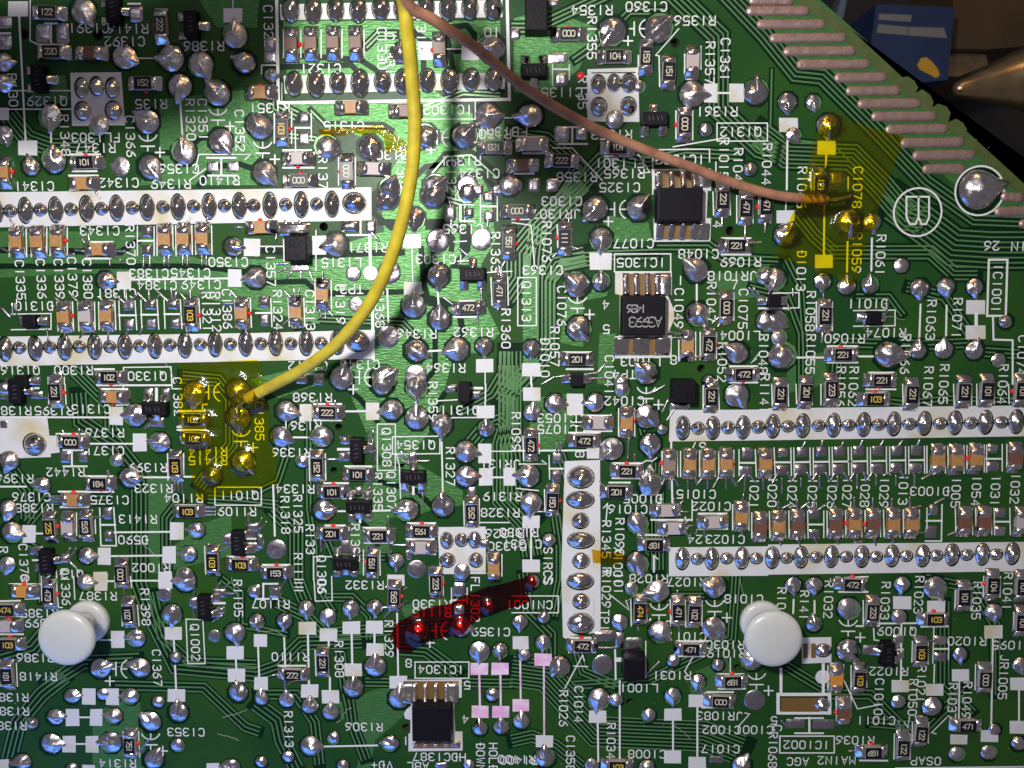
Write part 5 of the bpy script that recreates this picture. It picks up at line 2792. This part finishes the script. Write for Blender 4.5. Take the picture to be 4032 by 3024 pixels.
# ---------------------------------------------------------------- hook-up wires
def catmull(pts, n=10):
    out = []
    q = [pts[0] * 2 - pts[1]] + pts + [pts[-1] * 2 - pts[-2]]
    for i in range(1, len(q) - 2):
        a, b, c, d = q[i - 1:i + 3]
        for k in range(n):
            t = k / n
            out.append(0.5 * ((2 * b) + (c - a) * t + (2 * a - 5 * b + 4 * c - d) * t * t + (3 * b - a - 3 * c + d) * t ** 3))
    return out + [pts[-1]]
def tube(name, pts, r, m, parent, segs=14, taper=None, rough=0.0):
    vs, fs = [], []
    up = Vector((0.3, 0.2, 1)).normalized()
    for i, p in enumerate(pts):
        t = (pts[min(i + 1, len(pts) - 1)] - pts[max(i - 1, 0)]).normalized()
        u = t.cross(up).normalized()
        w = u.cross(t).normalized()
        rr = r * (taper(i / (len(pts) - 1)) if taper else 1.0)
        for s in range(segs):
            th = 2 * math.pi * s / segs
            k = rr * (1 + rough * noise.noise(Vector((p.x * 12, p.y * 12, s))))
            vs.append(p + (u * math.cos(th) + w * math.sin(th)) * k)
    for i in range(len(pts) - 1):
        for s in range(segs):
            a, b = i * segs + s, i * segs + (s + 1) % segs
            fs.append((a, b, b + segs, a + segs))
    fs.append(tuple(reversed(range(segs))))
    fs.append(tuple(range((len(pts) - 1) * segs, len(pts) * segs)))
    return link(name, mesh(name, vs, fs, m, smooth=True), parent)
M['wy'] = add_noise(mat('yellow_wire_sleeve', (0.52, 0.41, 0.025), 0.40), 7, color2=(0.40, 0.30, 0.02), bump=0.35, bscale=22, dist=0.01)
M['wb'] = add_noise(mat('brown_wire_sleeve', (0.40, 0.19, 0.11), 0.42), 7, color2=(0.25, 0.11, 0.065), bump=0.35, bscale=22, dist=0.01)
wy = empty('hookup_wire', D(532, 862, 0.05))
tag(wy, 'yellow insulated wire arching down to the taped joints', 'wire', 'loose wires soldered to the board')
wb = empty('hookup_wire', D(1790, 432, 0.05))
tag(wb, 'brown insulated wire running down to the tape near the slanted edge', 'wire', 'loose wires soldered to the board')
def wire(par, far, ptsz, r, m, tip):
    pts = catmull([Vector(p) - par.location for p in far] + [D(x, y, z) - par.location for x, y, z in ptsz])
    tube('sleeve', pts, r, m, par)
    tube('bare_tip', catmull([D(x, y, z) - par.location for x, y, z in tip], 5), r * 0.42, M['term'], par, 8, rough=0.3)
wire(wy, [(-0.80, 1.78, 3.1), (-0.86, 2.05, 2.7), (-0.95, 2.25, 2.1)], [(866, -20, 1.4), (879, 60, 1.25), (891, 180, 1.10), (896, 280, 1.02), (888, 380, 0.95), (868, 480, 0.88), (836, 580, 0.78), (790, 668, 0.66), (725, 745, 0.48), (650, 800, 0.30), (590, 832, 0.16), (534, 862, 0.085)], 0.050, M['wy'],
     [(540, 859, 0.08), (526, 868, 0.06), (514, 880, 0.06), (512, 900, 0.07)])
wire(wb, [(-0.70, 1.78, 3.1), (-0.74, 2.05, 2.7), (-0.84, 2.25, 2.1)], [(876, -5, 1.45), (940, 45, 1.28), (1030, 105, 1.08), (1110, 172, 0.90), (1190, 226, 0.74), (1290, 280, 0.56), (1390, 322, 0.42), (1490, 360, 0.30), (1590, 397, 0.20), (1680, 422, 0.12), (1785, 432, 0.075)], 0.039, M['wb'],
     [(1780, 432, 0.075), (1800, 431, 0.06), (1820, 428, 0.05), (1836, 424, 0.03)])

bm = bmesh.new()
bevel_box(bm, -0.24, -0.30, -0.4, 0.24, 0.30, 0.5, 0.06, 2)
bevel_box(bm, -0.16, -0.20, -0.62, 0.16, 0.20, -0.38, 0.03, 1)
M['blocker'] = mat('black_blocker_plastic', (0.012, 0.012, 0.013), 0.5)
o = link('shadow_blocker', bm_mesh('shadow_blocker', bm, M['blocker']), None, (-0.75, 1.76, 3.6))  # added out of view, only to cast the dark patch under the brown wire
tag(o, 'black plug added out of view to shade the board under the brown wire', 'blocker')

# ---------------------------------------------------------------- nylon board supports
M['nylon'] = mat('milky_nylon', (0.57, 0.58, 0.57), 0.28, Subsurface_Weight=1.0, Subsurface_Scale=0.2)
M['nylon'].node_tree.nodes['Principled BSDF'].inputs['Subsurface Radius'].default_value = (1, 1, 1)
def lathe(name, prof, parent, n=40):
    vs, fs = [], []
    for r, z in prof:
        for s in range(n):
            th = 2 * math.pi * s / n
            vs.append((r * math.cos(th), r * math.sin(th), z))
    for i in range(len(prof) - 1):
        for s in range(n):
            a, b = i * n + s, i * n + (s + 1) % n
            fs.append((a, b, b + n, a + n))
    fs.append(tuple(range((len(prof) - 1) * n, len(prof) * n)))
    return link(name, mesh(name, vs, fs, M['nylon'], smooth=True), parent)
def standoff(ox, oy, x, y, label):
    e = empty('nylon_standoff', B(ox, oy, x, y))
    tag(e, label, 'standoff', 'white nylon standoffs')
    R = 195 * S1
    lathe('flange', [(R, 0.0), (R * 1.0, 0.03), (R * 0.97, 0.05), (R * 0.9, 0.062), (R * 0.6, 0.068), (R * 0.45, 0.07)], e)
    lathe('stem', [(0.105, 0.06), (0.095, 0.10), (0.095, 0.26), (0.115, 0.33), (0.16, 0.36), (0.16, 0.365)], e)
    Q = 246 * S1
    lathe('head', [(0.10, 0.325), (Q * 0.80, 0.335), (Q * 0.94, 0.345), (Q * 0.99, 0.362), (Q, 0.378), (Q * 0.985, 0.395), (Q * 0.95, 0.410), (Q * 0.90, 0.420), (Q * 0.82, 0.427), (Q * 0.6, 0.436), (Q * 0.3, 0.442), (Q * 0.02, 0.444)], e)
standoff(0, 2268, 768, 388, 'white nylon standoff between C1367 and R1398 on the left')
standoff(2016, 2268, 2155, 392, 'white nylon standoff beside the C1018 symbol on the right')

# ---------------------------------------------------------------- blurred bench beyond the slanted edge
M['bench'] = add_noise(mat('dark_bench', (0.010, 0.009, 0.010), 0.7), 0.7, color2=(0.016, 0.012, 0.010))
bm = bmesh.new()
bevel_box(bm, -40, -40, -12.2, 40, 40, -11.0, 0)
o = link('bench_top', bm_mesh('bench_top', bm, M['bench']))
tag(o, 'dark bench top below the board', kind='structure')
M['blue'] = add_noise(mat('blue_card', (0.004, 0.018, 0.068), 0.6), 1.5, color2=(0.005, 0.022, 0.08))
M['label'] = mat('pale_card_print', (0.15, 0.15, 0.14), 0.6)
M['yel'] = mat('yellow_card_print', (0.48, 0.26, 0.015), 0.6)
M['board'] = add_noise(mat('brown_cardboard', (0.05, 0.027, 0.008), 0.8), 1.2, color2=(0.07, 0.038, 0.012))
M['brass'] = add_noise(mat('dull_brass', (0.36, 0.26, 0.14), 0.30, 0.9), 5, color2=(0.27, 0.19, 0.10), bump=0.15)
def T3(x, y, z): return B(3024, 0, x, y, z)
def slab(name, pts, z, thick, m, parent=None):
    top = [T3(x, y, z) for x, y in pts]
    n = len(top)
    vs = top + [p - Vector((0, 0, thick)) for p in top]
    fs = [tuple(range(n))] + [tuple(reversed(range(n, 2 * n)))] + [(i, i + n, (i + 1) % n + n, (i + 1) % n) for i in range(n)]
    bm = bmesh.new()
    q = [bm.verts.new(v) for v in vs]
    for f in fs: bm.faces.new([q[i] for i in f])
    bmesh.ops.recalc_face_normals(bm, faces=bm.faces[:])
    return link(name, bm_mesh(name, bm, m), parent)
ZB = -6.0
bx = slab('blue_carton', [(935, 35), (1612, 62), (1552, 690), (840, 760)], ZB, 4.9, M['blue'])
tag(bx, 'blurred dark blue carton with pale stripes and a yellow spot', 'carton')
slab('pale_stripe', [(960, 118), (1240, 130), (1235, 188), (955, 170)], ZB + 0.004, 0.003, M['label'], bx)
slab('pale_stripe', [(955, 208), (1205, 232), (1205, 306), (935, 282)], ZB + 0.004, 0.003, M['label'], bx)
slab('pale_stripe', [(1212, 233), (1520, 240), (1548, 330), (1212, 306)], ZB + 0.004, 0.003, M['label'], bx)
slab('yellow_spot', [(1290 + 0, 560), (1320, 505), (1370, 495), (1420, 535), (1470, 600), (1485, 650), (1450, 675), (1390, 640), (1310, 600)], ZB + 0.004, 0.003, M['yel'], bx)
o = slab('cardboard_box', [(1625, -300), (2900, -300), (2900, 380), (2212, 400), (1900, 425), (1570, 420)], -6.8, 4.1, M['board'])
tag(o, 'blurred brown cardboard box in the top corner', 'box')
o = slab('wooden_strip', [(1545, 470), (1600, 455), (1880, 470), (1905, 560), (1650, 660), (1520, 660)], -7.0, 0.5, M['brass'])
tag(o, 'blurred tan wooden strip beside the blue carton', 'wood strip')
o = slab('grey_blue_cable', [(640, -40), (690, -40), (650, 150), (620, 185), (590, 120)], -8.0, 0.4, mat('grey_blue_plastic', (0.10, 0.14, 0.19), 0.5))
tag(o, 'blurred grey blue cable end behind the slanted edge', 'cable')
# cone-pointed metal tool lying at the right, its tip towards the board
tip, mid = T3(1600, 775, -3.2), T3(2330, 668, -3.5)
ax = (mid - tip)
L = ax.length
ax.normalize()
prof = [(0.0, 0.010), (0.01, 0.055), (0.06, 0.09), (0.25, 0.165), (1.0, 0.42), (1.02, 0.46), (2.2, 0.5), (2.25, 0.62), (4.5, 0.62)]
u = ax.cross(Vector((0, 0, 1))).normalized(); w = u.cross(ax)
vs, fs = [], []
for t, r in prof:
    c = tip + ax * L * t
    for s in range(36):
        th = 2 * math.pi * s / 36
        vs.append(c + (u * math.cos(th) + w * math.sin(th)) * r)
for i in range(len(prof) - 1):
    for s in range(36):
        a, b = i * 36 + s, i * 36 + (s + 1) % 36
        fs.append((a, b, b + 36, a + 36))
fs.append(tuple(reversed(range(36))))
o = link('cone_point_tool', mesh('cone_point_tool', vs, fs, M['brass'], smooth=True))
tag(o, 'blurred brass coloured cone point of a tool beyond the board edge', 'tool')

# ---------------------------------------------------------------- black clamp arm added out of frame, only to shade the upper corner
M['arm'] = mat('black_occluder', (0.012, 0.012, 0.013), 0.6)
arm = tube('occluder_arm', catmull([Vector(p) for p in [(-9.0, 3.2, 3.4), (-6.0, 2.35, 3.1), (-4.4, 2.10, 3.0), (-3.4, 2.05, 3.0), (-2.75, 2.12, 3.0), (-2.35, 2.35, 3.1), (-2.25, 2.5, 3.2)]], 8), 0.40, M['arm'], None, 16, taper=lambda t: 1.0 if t < 0.8 else 1.0 - 0.6 * (t - 0.8) / 0.2)
tag(arm, 'black clamp arm added out of view to shade the upper corner of the board', 'clamp arm')

# ---------------------------------------------------------------- lint and dust on the board
V, F = [], []
rl = random.Random(31)
spots = [(470, 1585), (515, 1300), (480, 1550), (560, 1365), (1120, 1180), (1350, 1300), (420, 905), (1010, 1230), (760, 1530), (300, 1160), (1450, 1560), (1900, 700), (1600, 1250), (1280, 1330), (620, 1480), (350, 780)]
for x, y in spots:
    p = D(x, y, 0.012)
    an = rl.random() * 6.3
    pts = []
    for i in range(12):
        pts.append(p.copy())
        an += rl.uniform(-0.5, 0.5)
        p = p + Vector((math.cos(an), math.sin(an), 0)) * rl.uniform(0.012, 0.03)
        p.z = lie(p.x, p.y, 0.012)
    for i, q in enumerate(pts):
        t = (pts[min(i + 1, 11)] - pts[max(i - 1, 0)]).normalized()
        n = Vector((-t.y, t.x, 0)) * 0.0016
        V += [q + n, q + Vector((0, 0, 0.0022)), q - n]
        if i: F += [(len(V) - 6, len(V) - 5, len(V) - 2, len(V) - 3), (len(V) - 5, len(V) - 4, len(V) - 1, len(V) - 2)]
for i in range(260):
    p = D(rl.uniform(0, 2200), rl.uniform(300, 1650), 0.009)
    z = lie(p.x, p.y, 0.009)
    r = rl.uniform(0.0012, 0.004)
    b = len(V)
    V += [(p.x + r, p.y, z), (p.x, p.y + r * rl.uniform(.5, 1.2), z), (p.x - r, p.y, z), (p.x, p.y - r, z), (p.x, p.y, z + r)]
    F += [(b, b + 1, b + 4), (b + 1, b + 2, b + 4), (b + 2, b + 3, b + 4), (b + 3, b, b + 4)]
o = link('lint_and_dust', mesh('lint_and_dust', V, F, mat('pale_lint', (0.55, 0.55, 0.52), 0.8)))
tag(o, 'fine pale lint and dust specks scattered over the board', 'dust', kind='stuff')
